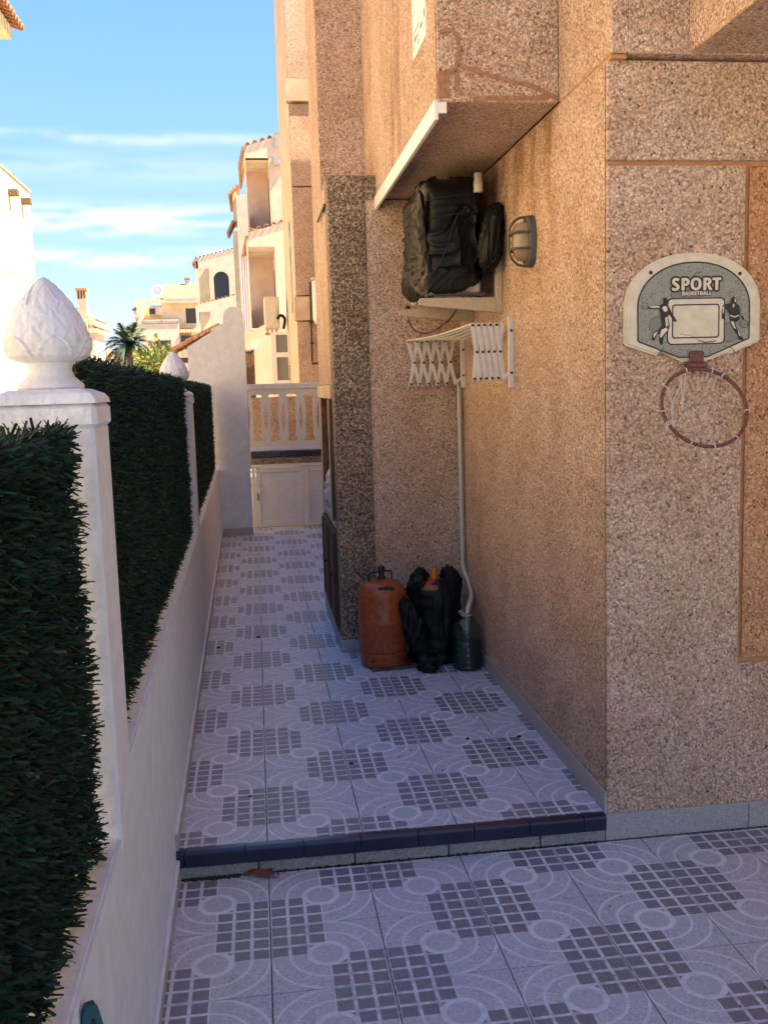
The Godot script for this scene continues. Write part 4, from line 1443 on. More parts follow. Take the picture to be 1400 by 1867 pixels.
func far_houses():
	var h = thing("chimney_house", "distant peach house with a tall brick-topped chimney", "house", Vector3(-13.5, 0, -80))
	var z := -80.0
	var ch = box("chimney", Vector3(-13.95, 0, z - 0.7), Vector3(-13.25, 9.6, z), M.plaster, h)
	box("cap", Vector3(-14.05, 10.25, z - 0.8), Vector3(-13.15, 10.45, z + 0.1), M.clay, ch)
	for x in [-13.95, -13.72, -13.50, -13.32]:
		box("flue_post", Vector3(x, 9.6, z - 0.7), Vector3(x + 0.1, 10.25, z - 0.02), M.clay_pale, ch)
	box("wall", Vector3(-19, 0, z - 9), Vector3(-13.96, 8.9, z - 0.2), M.peach, h)
	box("wall", Vector3(-13.2, 0, z - 6), Vector3(-12.85, 7.9, z - 0.3), M.peach, h)
	box("eave", Vector3(-13.2, 7.5, z - 6), Vector3(-12.72, 7.85, z - 0.2), M.cream, h)
	box("eave", Vector3(-13.2, 6.85, z - 6), Vector3(-12.45, 7.2, z - 0.2), M.cream, h)
	tile_roof(h, Vector3(-12.35, 7.2, z - 6), Vector3(0, 0, 5.8), Vector3(-0.6, 0.3, 0), 20, 0.14, M.clay)
	tile_roof(h, Vector3(-12.6, 7.9, z - 6), Vector3(0, 0, 5.8), Vector3(-0.7, 0.3, 0), 20, 0.14, M.clay)
	var f = thing("far_house", "low distant peach house seen between the chimney and the palm", "house", Vector3(-16, 0, -110))
	box("wall", Vector3(-19.5, 0, -118), Vector3(-14.0, 6.3, -110), M.peach, f)
	box("roof", Vector3(-19.7, 6.3, -118), Vector3(-13.8, 6.6, -109.8), M.clay_pale, f)
	box("wall", Vector3(-15.5, 0, -112), Vector3(-11.0, 5.4, -104), M.cream, f)
	tile_roof(f, Vector3(-15.6, 5.4, -103.8), Vector3(4.8, 0, 0), Vector3(0, 1.0, -3.0), 16, 0.2, M.clay)

# ------------------------------------------------------------------ plants beyond the wall
func frond(n: Node3D, base: Vector3, az: float, tilt: float, length: float, c: Color):
	var pts := []
	for k in 13:
		var t := k / 12.0
		var out := length * (t - 0.12 * t * t) * cos(tilt)
		var y := length * (sin(tilt) * t - 0.75 * t * t * cos(tilt))
		pts.append(base + Vector3(cos(az) * out, y, sin(az) * out))
	var st := start()
	for k in 12:
		var d: Vector3 = (pts[k + 1] - pts[k]).normalized()
		var side := d.cross(Vector3.UP).normalized()
		for s in [-1.0, 1.0]:
			for q in 4:
				var b: Vector3 = pts[k].lerp(pts[k + 1], q / 4.0)
				var t := (k + q / 4.0) / 12.0
				var l := length * 0.30 * sin(PI * clampf(t * 0.9 + 0.12, 0.0, 1.0))
				var tip: Vector3 = b + (side * s * 0.75 + d * 0.6 + Vector3(0, rng.randf_range(-0.35, 0.15), 0)).normalized() * l
				var w := d * 0.035 * length / 2.0
				var sh := rng.randf_range(0.75, 1.2)
				for v in [b - w, b + w, tip]:
					st.set_color(Color(c.r * sh, c.g * sh, c.b * sh))
					st.set_normal(Vector3.UP)
					st.add_vertex(v)
	var o = put("frond", st.commit(), M.leaf, n)
	return o

func plants():
	rng.seed = 33
	var p = thing("palm_tree", "green palm with arching fronds left of the cream house", "palm tree", Vector3(-7.6, 0, -60))
	var base := Vector3(-7.6, 4.75, -60)
	var tp := []
	var tr := []
	for k in 10:
		tp.append(Vector3(-7.6 + sin(k * 0.4) * 0.04, k * 0.51, -60))
		tr.append(0.24 - 0.006 * k + (0.02 if k % 2 == 0 else 0.0))
	put("trunk", tube(tp, tr, 10), M.bark, p)
	for k in 30:
		var f := k / 30.0
		frond(p, base, k * 2.39996, lerpf(1.25, -0.25, f), rng.randf_range(2.0, 2.7), Color(0.075, 0.12, 0.085) if k % 3 else Color(0.12, 0.15, 0.075))
	var b = thing("garden_bush", "sunlit yellow-green bush rising behind the hedge by the second post", "bush", Vector3(-2.35, 0, -22))
	for k in 7:
		var a := k * 0.9
		put("stem", tube(curve([Vector3(-2.35 + cos(a) * 0.06, 0, -22 + sin(a) * 0.06), Vector3(-2.35 + cos(a) * 0.2, 1.4, -22 + sin(a) * 0.2), Vector3(-2.35 + cos(a) * 0.42, 2.5, -22 + sin(a) * 0.4)], 5), 0.022, 6), M.bark, b)
	var st := start()
	for k in 5200:
		var d := Vector3(rng.randfn(), rng.randfn(), rng.randfn()).normalized()
		var r := pow(rng.randf(), 0.4)
		var clump := 1.0 + 0.22 * sin(d.x * 7.0 + 1.0) * cos(d.y * 6.0) + 0.12 * sin(d.z * 9.0)
		var q := Vector3(-2.38, 1.95, -22) + Vector3(d.x * 0.66, d.y * 0.92, d.z * 0.6) * r * clump
		if q.x > -2.1 and q.y > 2.3:
			q.y += 0.16
		var dir := (d + Vector3(rng.randfn(), rng.randfn() * 0.6 + 0.4, rng.randfn()) * 0.7).normalized()
		var l := rng.randf_range(0.07, 0.15)
		var side := dir.cross(Vector3(rng.randfn(), rng.randfn(), rng.randfn())).normalized() * l * 0.2
		var c := Color(0.14, 0.19, 0.05).lerp(Color(0.30, 0.28, 0.08), rng.randf())
		if rng.randf() < 0.3:
			c = Color(0.08, 0.14, 0.05)
		var mid := q + dir * l * 0.45
		for v in [q, mid - side, mid + side, mid - side, q + dir * l, mid + side]:
			st.set_color(c)
			st.add_vertex(v)
	st.generate_normals()
	var o = put("leaves", st.commit(), M.leaf, b)
	o.set_meta("kind", "stuff")

# ------------------------------------------------------------------ things standing in the niche
func niche_things():
	rng.seed = 55
	# board under the gas bottle
	var bd = thing("base_board", "dark flat board on the floor under the orange gas bottle", "board", Vector3(0.70, H, -2.47))
	put("board", box_mesh(Vector3(0.25, 0.014, 0.26), 0.003), M.wood_dark, bd, Vector3(0.715, H + 0.0085, -2.455), Basis(Vector3.UP, 0.12))
	var y0 := H + 0.016
	var g = thing("gas_bottle", "orange butane gas bottle with dark valve standing in the niche", "gas bottle", Vector3(0.692, y0, -2.462))
	var at := Vector3(0.692, y0, -2.462)
	put("body", lathe([Vector2(0.0, 0.052), Vector2(0.118, 0.056), Vector2(0.134, 0.075), Vector2(0.1385, 0.10), Vector2(0.1385, 0.235), Vector2(0.1405, 0.239), Vector2(0.1405, 0.247), Vector2(0.1385, 0.251), Vector2(0.1385, 0.375), Vector2(0.134, 0.405), Vector2(0.122, 0.435), Vector2(0.100, 0.459), Vector2(0.070, 0.474), Vector2(0.030, 0.481), Vector2(0.0, 0.482)], 56), M.butane, g, at)
	put("foot_ring", lathe([Vector2(0.122, 0.0), Vector2(0.130, 0.0), Vector2(0.1325, 0.006), Vector2(0.1325, 0.060), Vector2(0.137, 0.070), Vector2(0.128, 0.072), Vector2(0.122, 0.06), Vector2(0.122, 0.0)], 56), M.butane, g, at)
	put("valve", lathe([Vector2(0, 0.478), Vector2(0.024, 0.478), Vector2(0.024, 0.492), Vector2(0.015, 0.497), Vector2(0.015, 0.515), Vector2(0.021, 0.52), Vector2(0.021, 0.548), Vector2(0.012, 0.556), Vector2(0, 0.556)], 20), M.dark_metal, g, at)
	put("handle", tube(curve([Vector3(-0.075, 0.468, 0.0), Vector3(-0.073, 0.512, 0.0), Vector3(-0.062, 0.520, 0.0), Vector3(0.0, 0.522, 0.0), Vector3(0.05, 0.522, 0.0), Vector3(0.06, 0.514, 0.0), Vector3(0.062, 0.472, 0.0)], 4), 0.0045, 8), M.dark_metal, g, at, Basis(Vector3.UP, 0.25))
	put("slot_shadow", lump(Vector3(0.048, 0.006, 0.013), 10, 3.0, 0.0, 1.0, 1), M.rivet, g, at + Vector3(0.01, 0.445, 0.1065), Basis(Vector3.RIGHT, 0.75))  # dark oval put in for the shadow of the embossed handle slot
	for q in [[-0.62, 0.105], [0.9, 0.112]]:
		put("vent_hole", lathe([Vector2(0, 0), Vector2(0.007, 0.0), Vector2(0.007, 0.003), Vector2(0, 0.003)], 10), M.rivet, g, at + Vector3(sin(q[0]) * 0.1325, 0.032, cos(q[0]) * 0.1325), Basis(Vector3.UP, q[0]) * Basis(Vector3.RIGHT, PI / 2))
	# second bottle inside a black bag
	var b2 := Vector3(1.005, H, -2.53)
	var s = thing("bagged_bottle", "gas bottle with bright orange cap inside a black bag", "gas bottle", b2)
	put("body", lathe([Vector2(0.0, 0.0), Vector2(0.12, 0.004), Vector2(0.128, 0.08), Vector2(0.128, 0.37), Vector2(0.122, 0.41), Vector2(0.10, 0.445), Vector2(0.06, 0.465), Vector2(0.0, 0.472)], 40), M.butane, s, b2)
	put("cap", lathe([Vector2(0, 0.462), Vector2(0.032, 0.463), Vector2(0.030, 0.482), Vector2(0.021, 0.487), Vector2(0.019, 0.525), Vector2(0.016, 0.532), Vector2(0, 0.533)], 24), M.cap_orange, s, b2)
	var bag = thing("black_bag", "black plastic bag wrapped round the capped bottle with its end trailing on the floor", "bag", b2)
	put("bag_body", bag_shell(), M.black_soft, bag, b2)
	for q in [[-0.105, 0.455, 0.02, 0.5], [0.105, 0.462, 0.0, -0.45]]:
		put("bag_ear", lump(Vector3(0.048, 0.085, 0.06), 22, 2.3, 0.022, 11.0, 91 + int(q[0] * 50), Vector3(1, 0.4, 1)), M.black_soft, bag, b2 + Vector3(q[0], q[1], q[2]), Basis(Vector3.BACK, -q[3]))
	put("bag_tail", lump(Vector3(0.060, 0.21, 0.05), 34, 2.4, 0.026, 8.0, 95, Vector3(1.4, 0.35, 1.4)), M.black_soft, bag, b2 + Vector3(-0.150, 0.21, 0.185), Basis(Vector3.BACK, 0.32))
	put("bag_tail", lump(Vector3(0.062, 0.045, 0.07), 24, 2.3, 0.022, 12.0, 97), M.black_soft, bag, b2 + Vector3(-0.085, 0.040, 0.245))
	# water jug
	var ja := Vector3(1.137, H, -2.275)
	var j = thing("water_jug", "large green-tinted plastic water jug in the niche corner", "jug", ja)
	var pr := []
	for k in 25:
		var y := 0.012 + k * 0.0085
		pr.append(Vector2(0.080 + (0.0022 if (k / 2) % 2 == 0 else -0.0012), y))
	var prof := [Vector2(0.0, 0.008), Vector2(0.05, 0.004), Vector2(0.072, 0.001), Vector2(0.078, 0.006)] + pr + [Vector2(0.079, 0.228), Vector2(0.070, 0.252), Vector2(0.050, 0.275), Vector2(0.026, 0.292), Vector2(0.021, 0.30), Vector2(0.021, 0.322), Vector2(0.019, 0.322)]
	put("shell", lathe(prof, 40), M.pet, j, ja)
	put("water", lathe([Vector2(0, 0.010), Vector2(0.07, 0.010), Vector2(0.0765, 0.018), Vector2(0.0765, 0.16), Vector2(0, 0.16)], 40), M.water, j, ja)
	put("neck_ring", tube(ring_pts(0.026, 18), 0.005, 6, true), M.pvc, j, ja + Vector3(0, 0.304, 0))
	put("carry_handle", tube(curve([Vector3(-0.026, 0.304, 0.0), Vector3(-0.045, 0.325, 0.02), Vector3(-0.040, 0.335, 0.03), Vector3(-0.01, 0.312, 0.024)], 5), 0.004, 6), M.pvc, j, ja)

func ring_pts(r: float, n: int) -> Array:
	var o := []
	for k in n:
		o.append(Vector3(cos(TAU * k / n) * r, 0, sin(TAU * k / n) * r))
	return o

func bag_shell():
	var st := start()
	st.set_smooth_group(0)
	var n := FastNoiseLite.new()
	n.seed = 71
	n.frequency = 7.0
	n.fractal_type = FastNoiseLite.FRACTAL_RIDGED
	n.fractal_octaves = 3
	var N := 90
	var R := 46
	var grid := []
	for i in R + 1:
		var t := float(i) / R
		var row := []
		for k in N:
			var a := TAU * k / N
			var r := lerpf(0.150, 0.142, t) if t < 0.75 else lerpf(0.142, 0.072, pow((t - 0.75) / 0.25, 1.5))
			var top := 0.485 + 0.020 * sin(a * 2.0 + 0.4) + 0.010 * sin(a * 5.0)
			if sin(a) > 0.25:
				top -= 0.02 * (sin(a) - 0.25)
			var y := 0.002 + t * top
			var f := n.get_noise_3d(cos(a) * 0.55, y * 0.32 + a * 0.02, sin(a) * 0.55)
			var f2 := n.get_noise_3d(cos(a) * 0.2, y * 1.5, sin(a) * 0.2)
			r += f * 0.016 * (1.0 - t * 0.5) + f2 * 0.012 * (1.0 - t)
			if t < 0.06:
				r += 0.012 * (1.0 - t / 0.06)
			r = maxf(r, 0.1325 if y < 0.38 else lerpf(0.1325, 0.062, clampf((y - 0.40) / 0.085, 0.0, 1.0)))
			row.append(Vector3(cos(a) * r, y, sin(a) * r))
		grid.append(row)
	for i in R:
		for k in N:
			var l := (k + 1) % N
			for q in [grid[i][k], grid[i][l], grid[i + 1][l], grid[i][k], grid[i + 1][l], grid[i + 1][k]]:
				st.add_vertex(q)
	return smooth(st)

# ------------------------------------------------------------------ things fixed to the passage wall
func bar(n: String, a: Vector3, b: Vector3, w: float, th: float, m, parent):
	# flat bar between two points in a plane of constant z
	var d := (b - a)
	var l := d.length()
	var bs := Basis(d.normalized(), Vector3.BACK.cross(d.normalized()), Vector3.BACK)
	return put(n, box_mesh(Vector3(l + w, w, th), minf(th * 0.4, 0.001)), m, parent, (a + b) * 0.5, bs)

func wall_things():
	# bracket and wrapped air conditioner
	var br = thing("wall_bracket", "cream metal wall bracket carrying the wrapped air conditioner", "bracket", Vector3(XW, 2.02, -2.1))
	for z in [-1.79, -2.42]:
		box("plate", Vector3(XW - 0.036, 2.015, z - 0.018), Vector3(XW - 0.001, 2.29, z + 0.018), M.bracket, br, 0.004)
		var st := start()
		prism_into(st, PackedVector2Array([Vector2(0.825, 2.078), Vector2(0.832, 2.062), Vector2(0.86, 2.055), Vector2(XW - 0.037, 2.020), Vector2(XW - 0.037, 2.090), Vector2(0.836, 2.092)]), 0.036)
		put("arm", st.commit(), M.bracket, br, Vector3(0, 0, z))
		for x in [0.875, 1.12]:
			put("foot", lathe([Vector2(0, 0), Vector2(0.014, 0), Vector2(0.014, 0.006), Vector2(0.010, 0.02), Vector2(0, 0.02)], 12), M.rivet, br, Vector3(x, 2.092, z))
	box("stay", Vector3(1.11, 2.098, -2.42), Vector3(1.13, 2.108, -1.74), M.grey_metal, br, 0.002)
	var a = thing("air_conditioner", "air conditioner outdoor unit wrapped in crumpled black plastic under the overhang", "air conditioner", Vector3(1.0, 2.11, -2.1))
	box("casing", Vector3(0.895, 2.112, -2.47), Vector3(1.135, 2.56, -1.80), M.board, a, 0.012)
	put("wrap", lump(Vector3(0.158, 0.284, 0.385), 72, 5.5, 0.022, 5.5, 131, Vector3(1.0, 1.1, 0.45)), M.black_plastic, a, Vector3(1.006, 2.394, -2.135))
	put("wrap_fold", lump(Vector3(0.02, 0.215, 0.028), 24, 2.5, 0.016, 9.0, 137, Vector3(2.0, 0.5, 2.0)), M.black_plastic, a, Vector3(0.868, 2.37, -1.79), Basis(Vector3.BACK, 0.08))
	put("wrap_fold", lump(Vector3(0.125, 0.065, 0.02), 24, 2.6, 0.014, 8.0, 139, Vector3(0.6, 1.6, 2.0)), M.black_plastic, a, Vector3(0.985, 2.175, -1.758), Basis(Vector3.BACK, 0.22))
	put("hose_bundle", lump(Vector3(0.052, 0.155, 0.085), 34, 2.4, 0.022, 8.0, 141, Vector3(2.2, 0.4, 2.2)), M.black_soft, a, Vector3(1.175, 2.365, -1.74), Basis(Vector3.BACK, -0.14))
	box("casing_foot", Vector3(0.86, 2.100, -1.80), Vector3(1.15, 2.112, -1.76), M.grey_metal, a, 0.003)
	for q in [2.33, 2.475, 2.56]:
		var pts := []
		for k in 28:
			var t := TAU * k / 28
			var ex := signf(cos(t)) * pow(absf(cos(t)), 0.4)
			var ez := signf(sin(t)) * pow(absf(sin(t)), 0.4)
			pts.append(Vector3(1.006 + ex * 0.160, q + 0.02 * ex + rng.randf_range(-0.003, 0.003), -2.135 + ez * 0.392))
		put("rope", tube(pts, 0.0018, 6, true), M.rope, a)
	put("rope", tube(curve([Vector3(0.87, 2.17, -1.745), Vector3(0.95, 2.30, -1.735), Vector3(0.985, 2.40, -1.738), Vector3(1.02, 2.48, -1.74)], 5), 0.0028, 6), M.rope, a)
	put("pipe_end", lathe([Vector2(0, 0), Vector2(0.022, 0), Vector2(0.022, 0.05), Vector2(0.019, 0.052), Vector2(0.019, 0.088), Vector2(0, 0.088)], 16), M.pvc, a, Vector3(1.118, 2.575, -1.745))
	put("power_cable", tube(curve([Vector3(1.05, 2.10, -1.80), Vector3(1.00, 2.00, -1.9), Vector3(0.93, 1.945, -2.1), Vector3(0.88, 1.97, -2.25), Vector3(0.87, 2.03, -2.38)], 6), 0.0035, 6), M.black_soft, a)
	# pull-out drying rack
	var r = thing("drying_rack", "white folding scissor clothes rack fixed to the passage wall below the air conditioner", "clothes rack", Vector3(XW, 1.66, -2.1))
	for q in [[-1.60, 1.985, 1.655, 5, 0.028, 1.215], [-2.66, 1.94, 1.66, 5, 0.0525, 1.205]]:
		var z: float = q[0]
		box("wall_plate", Vector3(XW - 0.026, q[2], z - 0.004), Vector3(XW - 0.001, q[1], z + 0.022), M.metal_white, r, 0.002)
		for y in [q[1] - 0.065, q[2] + 0.07]:
			rivet(r, Vector3(XW - 0.0135, y, z + 0.022))
		var n: int = q[3]
		var st: float = q[4]
		var top := 1.948 if z > -2 else 1.928
		var bot := 1.702 if z > -2 else 1.688
		for k in n:
			var x1: float = q[5] - 0.026 - k * st
			var x0 := x1 - st
			# crossing pair: one leaf in front, one behind
			bar("scissor_bar", Vector3(x1, bot, z + 0.006), Vector3(x0 - st * 0.15, top, z + 0.006), 0.020, 0.003, M.metal_white, r)
			bar("scissor_bar", Vector3(x1 - st * 0.15, top, z + 0.001), Vector3(x0 - st * 0.0, bot, z + 0.001), 0.020, 0.003, M.metal_white, r)
			for p in [Vector3(x0 - st * 0.12, top, z), Vector3(x0 + 0.002, bot, z), Vector3((x0 + x1) / 2, (top + bot) / 2, z)]:
				rivet(r, p + Vector3(0, 0, 0.0085))
		# lower link to the plate
		bar("scissor_bar", Vector3(q[5] - 0.026, bot, z + 0.010), Vector3(XW - 0.014, bot + 0.035, z + 0.010), 0.015, 0.003, M.metal_white, r)
	for k in 5:
		var xa := 1.047 + k * 0.028
		var xb := 0.909 + k * 0.0525
		put("rod", tube(curve([Vector3(xa, 1.955, -1.598), Vector3((xa + xb) / 2, 1.933 - 0.004 * k, -2.13), Vector3(xb, 1.935, -2.656)], 6), 0.0055, 8), M.metal_white, r)
	# drain pipe
	var p = thing("condensate_pipe", "white plastic drain pipe running down the niche corner into the jug", "pipe", Vector3(1.2, 0.4, -2.7))
	put("pipe", tube(curve([Vector3(1.212, 1.68, -2.712), Vector3(1.213, 1.2, -2.712), Vector3(1.214, 0.72, -2.712), Vector3(1.214, 0.60, -2.70), Vector3(1.225, 0.53, -2.63), Vector3(1.205, 0.47, -2.45), Vector3(1.150, 0.44, -2.29), Vector3(1.139, 0.32, -2.275)], 7), 0.0135, 12), M.pvc, p)
	for y in [1.50, 0.97, 0.70]:
		put("clip", tube([Vector3(1.2125, y - 0.007, -2.712), Vector3(1.2125, y + 0.007, -2.712)], 0.0175, 12), M.pvc, p)
		box("clip_base", Vector3(1.205, y - 0.006, -2.759), Vector3(1.22, y + 0.006, -2.728), M.pvc, p)
	# bulkhead lamp
	var l = thing("bulkhead_lamp", "oval grey caged bulkhead lamp on the passage wall beside the overhang", "lamp", Vector3(XW, 2.16, -1.26))
	var lc := Vector3(XW, 2.275, -1.26)
	var turn := Basis(Vector3.FORWARD, PI / 2).inverse()     # lathe axis y -> -x
	var oval := Basis.from_scale(Vector3(1, 1, 1))
	put("base", oval_ring(0.108, 0.070, [[1.0, 0.0], [1.0, 0.026], [0.93, 0.033], [0.80, 0.034], [0.78, 0.024], [0.0, 0.024]]), M.grey_metal, l, lc)
	put("glass", oval_ring(0.108, 0.070, [[0.76, 0.02], [0.76, 0.050], [0.70, 0.068], [0.52, 0.082], [0.25, 0.088], [0.0, 0.089]]), M.lamp_glass, l, lc)
	for k in [-1, 1]:
		put("cage_bar", tube(curve([Vector3(-0.02, k * 0.034, -0.066), Vector3(-0.075, k * 0.034, -0.058), Vector3(-0.098, k * 0.034, -0.03), Vector3(-0.100, k * 0.034, 0.0), Vector3(-0.098, k * 0.034, 0.03), Vector3(-0.075, k * 0.034, 0.058), Vector3(-0.02, k * 0.034, 0.066)], 4), 0.005, 8), M.grey_metal, l, lc)
	put("cage_bar", tube(curve([Vector3(-0.02, -0.102, 0.0), Vector3(-0.065, -0.096, 0.0), Vector3(-0.098, -0.060, 0.0), Vector3(-0.104, 0.0, 0.0), Vector3(-0.098, 0.060, 0.0), Vector3(-0.065, 0.096, 0.0), Vector3(-0.02, 0.102, 0.0)], 4), 0.0055, 8), M.grey_metal, l, lc)
	# notice on the side of the overhang
	var s = thing("wall_notice", "white notice board with small faded print on the side of the overhang", "sign", Vector3(0.765, 3.05, -1.22))
	box("board", Vector3(0.758, 3.042, -1.375), Vector3(0.7648, 3.55, -1.072), M.fascia, s, 0.001)
	for q in [[-1.330, 3.135, 0.13, 0.006], [-1.335, 3.098, 0.05, 0.020], [-1.27, 3.098, 0.035, 0.012], [-1.19, 3.105, 0.06, 0.014], [-1.105, 3.12, 0.022, 0.03], [-1.345, 3.075, 0.02, 0.012], [-1.26, 3.072, 0.05, 0.008]]:
		box("print_mark", Vector3(0.7575, q[1], q[0]), Vector3(0.7585, q[1] + q[3], q[0] + q[2]), M.ink_grey, s)

func rivet(parent, at: Vector3):
	if not cache.has("rivet"):
		cache.rivet = lathe([Vector2(0.0065, -0.001), Vector2(0.0065, 0.001), Vector2(0.004, 0.003), Vector2(0, 0.0035)], 10)
	put("rivet", cache.rivet, M.rivet, parent, at, Basis(Vector3.RIGHT, PI / 2))

# oval stepped form standing out of a wall towards -x: a half height (y), b half width (z), steps of [scale, depth]
func oval_ring(a: float, b: float, steps: Array):
	var st := start()
	st.set_smooth_group(0)
	var n := 40
	for i in steps.size() - 1:
		for k in n:
			var q := []
			for e in [[i, k], [i, k + 1], [i + 1, k + 1], [i + 1, k]]:
				var t: float = TAU * e[1] / n
				var cy := signf(sin(t)) * pow(absf(sin(t)), 0.8)
				var cz := signf(cos(t)) * pow(absf(cos(t)), 0.8)
				q.append(Vector3(-steps[e[0]][1], cy * a * steps[e[0]][0], cz * b * steps[e[0]][0]))
			for v in [q[0], q[1], q[2], q[0], q[2], q[3]]:
				st.add_vertex(v)
	return smooth(st)

# ------------------------------------------------------------------ basketball board
const SU := 0.0003745
const SV := 0.000347
func bb(u: float, v: float) -> Vector2:
	return Vector2((u - 695.0) * SU, (565.0 - v) * SV)

func bbp(list: Array) -> PackedVector2Array:
	var o := PackedVector2Array()
	for q in list:
		o.append(bb(q[0], q[1] + (q[0] - 695.0) * 0.065))
	return o

func arch(hw: float, top: float, side: float, pw: float) -> Array:
	var o := []
	for k in 33:
		var a := PI * k / 32.0
		var x := -signf(cos(a)) * pow(absf(cos(a)), 2.0 / pw) * hw
		var y := pow(sin(a), 2.0 / pw) * (side - top)
		o.append(bb(695 + x, side - y))
	return o

func basketball():
	var at := Vector3(1.539, 1.927, ZF)
	var t = thing("basketball_board", "cream half-round basketball backboard printed SPORT BASKETBALL with a drooping brown hoop", "basketball hoop", at)
	var outer := PackedVector2Array(arch(655, 65, 590, 2.15))
	for q in [[1350, 930], [1335, 950], [1070, 1060], [1045, 1050], [830, 1125], [800, 1130], [600, 1130], [572, 1120], [392, 1030], [345, 1062], [55, 958], [40, 935]]:
		outer.append(bb(q[0], q[1]))
	var shrink := Geometry2D.offset_polygon(outer, -0.008)
	var body = put("board", prism(outer, 0.016), M.board, t, at + Vector3(0, 0, 0.010))
	if shrink.size() > 0:
		put("board_face", prism(shrink[0], 0.007), M.board, t, at + Vector3(0, 0, 0.0215))
	var inner := PackedVector2Array(arch(540, 160, 600, 2.1))
	for q in [[1235, 900], [1225, 915], [830, 1085], [560, 1085], [175, 925], [158, 905]]:
		inner.append(bb(q[0], q[1]))
	var zf := 0.0252
	put("print_ground", prism(inner, 0.0008), M.grey_speckle, t, at + Vector3(0, 0, zf + 0.0004))
	var st := start()
	stroke_into(st, Array(inner), 0.0048, 0.0004, 0.0, true)
	put("print_border", st.commit(), M.ink, t, at + Vector3(0, 0, zf + 0.0011))
	# half-hidden balls behind the players and the lettering
	for q in [[345, 790, 85], [1035, 830, 95], [610, 480, 140]]:
		var c := []
		for k in 24:
			var a := TAU * k / 24
			c.append([q[0] + cos(a) * q[2], q[1] - (q[0] - 695) * 0.0 + sin(a) * q[2] * (0.55 if q[2] == 140 else 1.0)])
		put("print_ball", prism(bbp(c), 0.0003), M.ink_grey, t, at + Vector3(0, 0, zf + 0.0011))
		st = start()
		stroke_into(st, Array(bbp(c)), 0.0014, 0.0003, 0.0, true)
		put("print_line", st.commit(), M.ink, t, at + Vector3(0, 0, zf + 0.0014))
	# target frame
	var f0 := bb(440, 955)
	var f1 := bb(990, 510)
	var g0 := bb(488, 893)
	var g1 := bb(935, 572)
	put("target_frame", prism(rrect(f0.x, f0.y, f1.x, f1.y, 0.016), 0.0005), M.board, t, at + Vector3(0, 0, zf + 0.0018))
	st = start()
	stroke_into(st, Array(rrect(f0.x, f0.y, f1.x, f1.y, 0.016)), 0.0042, 0.0004, 0.0, true)
	stroke_into(st, Array(rrect(g0.x, g0.y, g1.x, g1.y, 0.009)), 0.0046, 0.0004, 0.0, true)
	stroke_into(st, Array(bbp([[560, 870], [580, 862], [620, 872], [660, 868], [740, 915], [740, 950]])), 0.0012, 0.0004)
	stroke_into(st, Array(bbp([[750, 920], [800, 935], [880, 925], [910, 915]])), 0.0034, 0.0004)
	stroke_into(st, Array(bbp([[680, 300], [705, 265], [750, 250]])), 0.0020, 0.0004)
	stroke_into(st, Array(bbp([[625, 490], [640, 440], [655, 400]])), 0.0018, 0.0004)
	stroke_into(st, Array(bbp([[775, 490], [810, 450], [830, 400]])), 0.0018, 0.0004)
	put("print_line", st.commit(), M.ink, t, at + Vector3(0, 0, zf + 0.0022))
	# lettering
	var font := SystemFont.new()
	font.font_names = PackedStringArray(["Droid Sans"])
	font.font_weight = 700
	for q in [["SPORT", 470.0, 120.0, 715.0, 372.0, 0.0072, 0.0011], ["BASKETBALL", 285.0, 38.0, 718.0, 462.0, 0.0032, 0.0004]]:
		var tm := TextMesh.new()
		tm.text = q[0]
		tm.font = font
		tm.font_size = 64
		tm.pixel_size = 0.001
		tm.depth = 0.001
		var ab := tm.get_aabb()
		var sx: float = q[1] * SU / ab.size.x
		var sy: float = q[2] * SV / ab.size.y
		var c := bb(q[3], q[4])
		var st2 := start()
		for k in 12:
			var a := TAU * k / 12
			st2.append_from(tm, 0, Transform3D(Basis.from_scale(Vector3(sx, sy, 0.3)), Vector3(cos(a) * q[5] - ab.get_center().x * sx, sin(a) * q[5] - ab.get_center().y * sy, -0.0001 * k / 12.0)))
		put("lettering_outline", st2.commit(), M.ink, t, at + Vector3(c.x, c.y, zf + 0.0026))
		var st3 := start()
		for k in 5:
			var a := TAU * k / 5
			st3.append_from(tm, 0, Transform3D(Basis.from_scale(Vector3(sx, sy, 0.3)), Vector3(cos(a) * q[6] - ab.get_center().x * sx, sin(a) * q[6] - ab.get_center().y * sy, 0.0001 * k / 5.0)))
		put("lettering", st3.commit(), M.board, t, at + Vector3(c.x, c.y, zf + 0.0032))
	# printed players
	var players := [[[395, 520], [425, 515], [440, 535], [440, 570], [425, 580], [450, 600], [480, 660], [530, 740], [505, 750], [455, 680], [440, 690], [460, 780], [450, 830], [400, 900], [395, 970], [375, 980], [355, 925], [375, 870], [340, 880], [310, 940], [290, 935], [300, 865], [350, 830], [385, 790], [370, 690], [360, 630], [300, 635], [235, 625], [245, 605], [310, 605], [365, 590], [395, 575]], [[1055, 490], [1075, 472], [1100, 490], [1105, 540], [1130, 560], [1150, 620], [1185, 690], [1170, 700], [1130, 640], [1140, 700], [1095, 730], [1110, 790], [1150, 860], [1180, 880], [1175, 900], [1130, 895], [1125, 860], [1080, 800], [1045, 730], [1035, 650], [1000, 590], [985, 640], [985, 700], [965, 700], [960, 620], [975, 560], [1040, 540]]]
	for pl in players:
		put("printed_player", prism(bbp(pl), 0.0003), M.ink, t, at + Vector3(0, 0, zf + 0.0026))
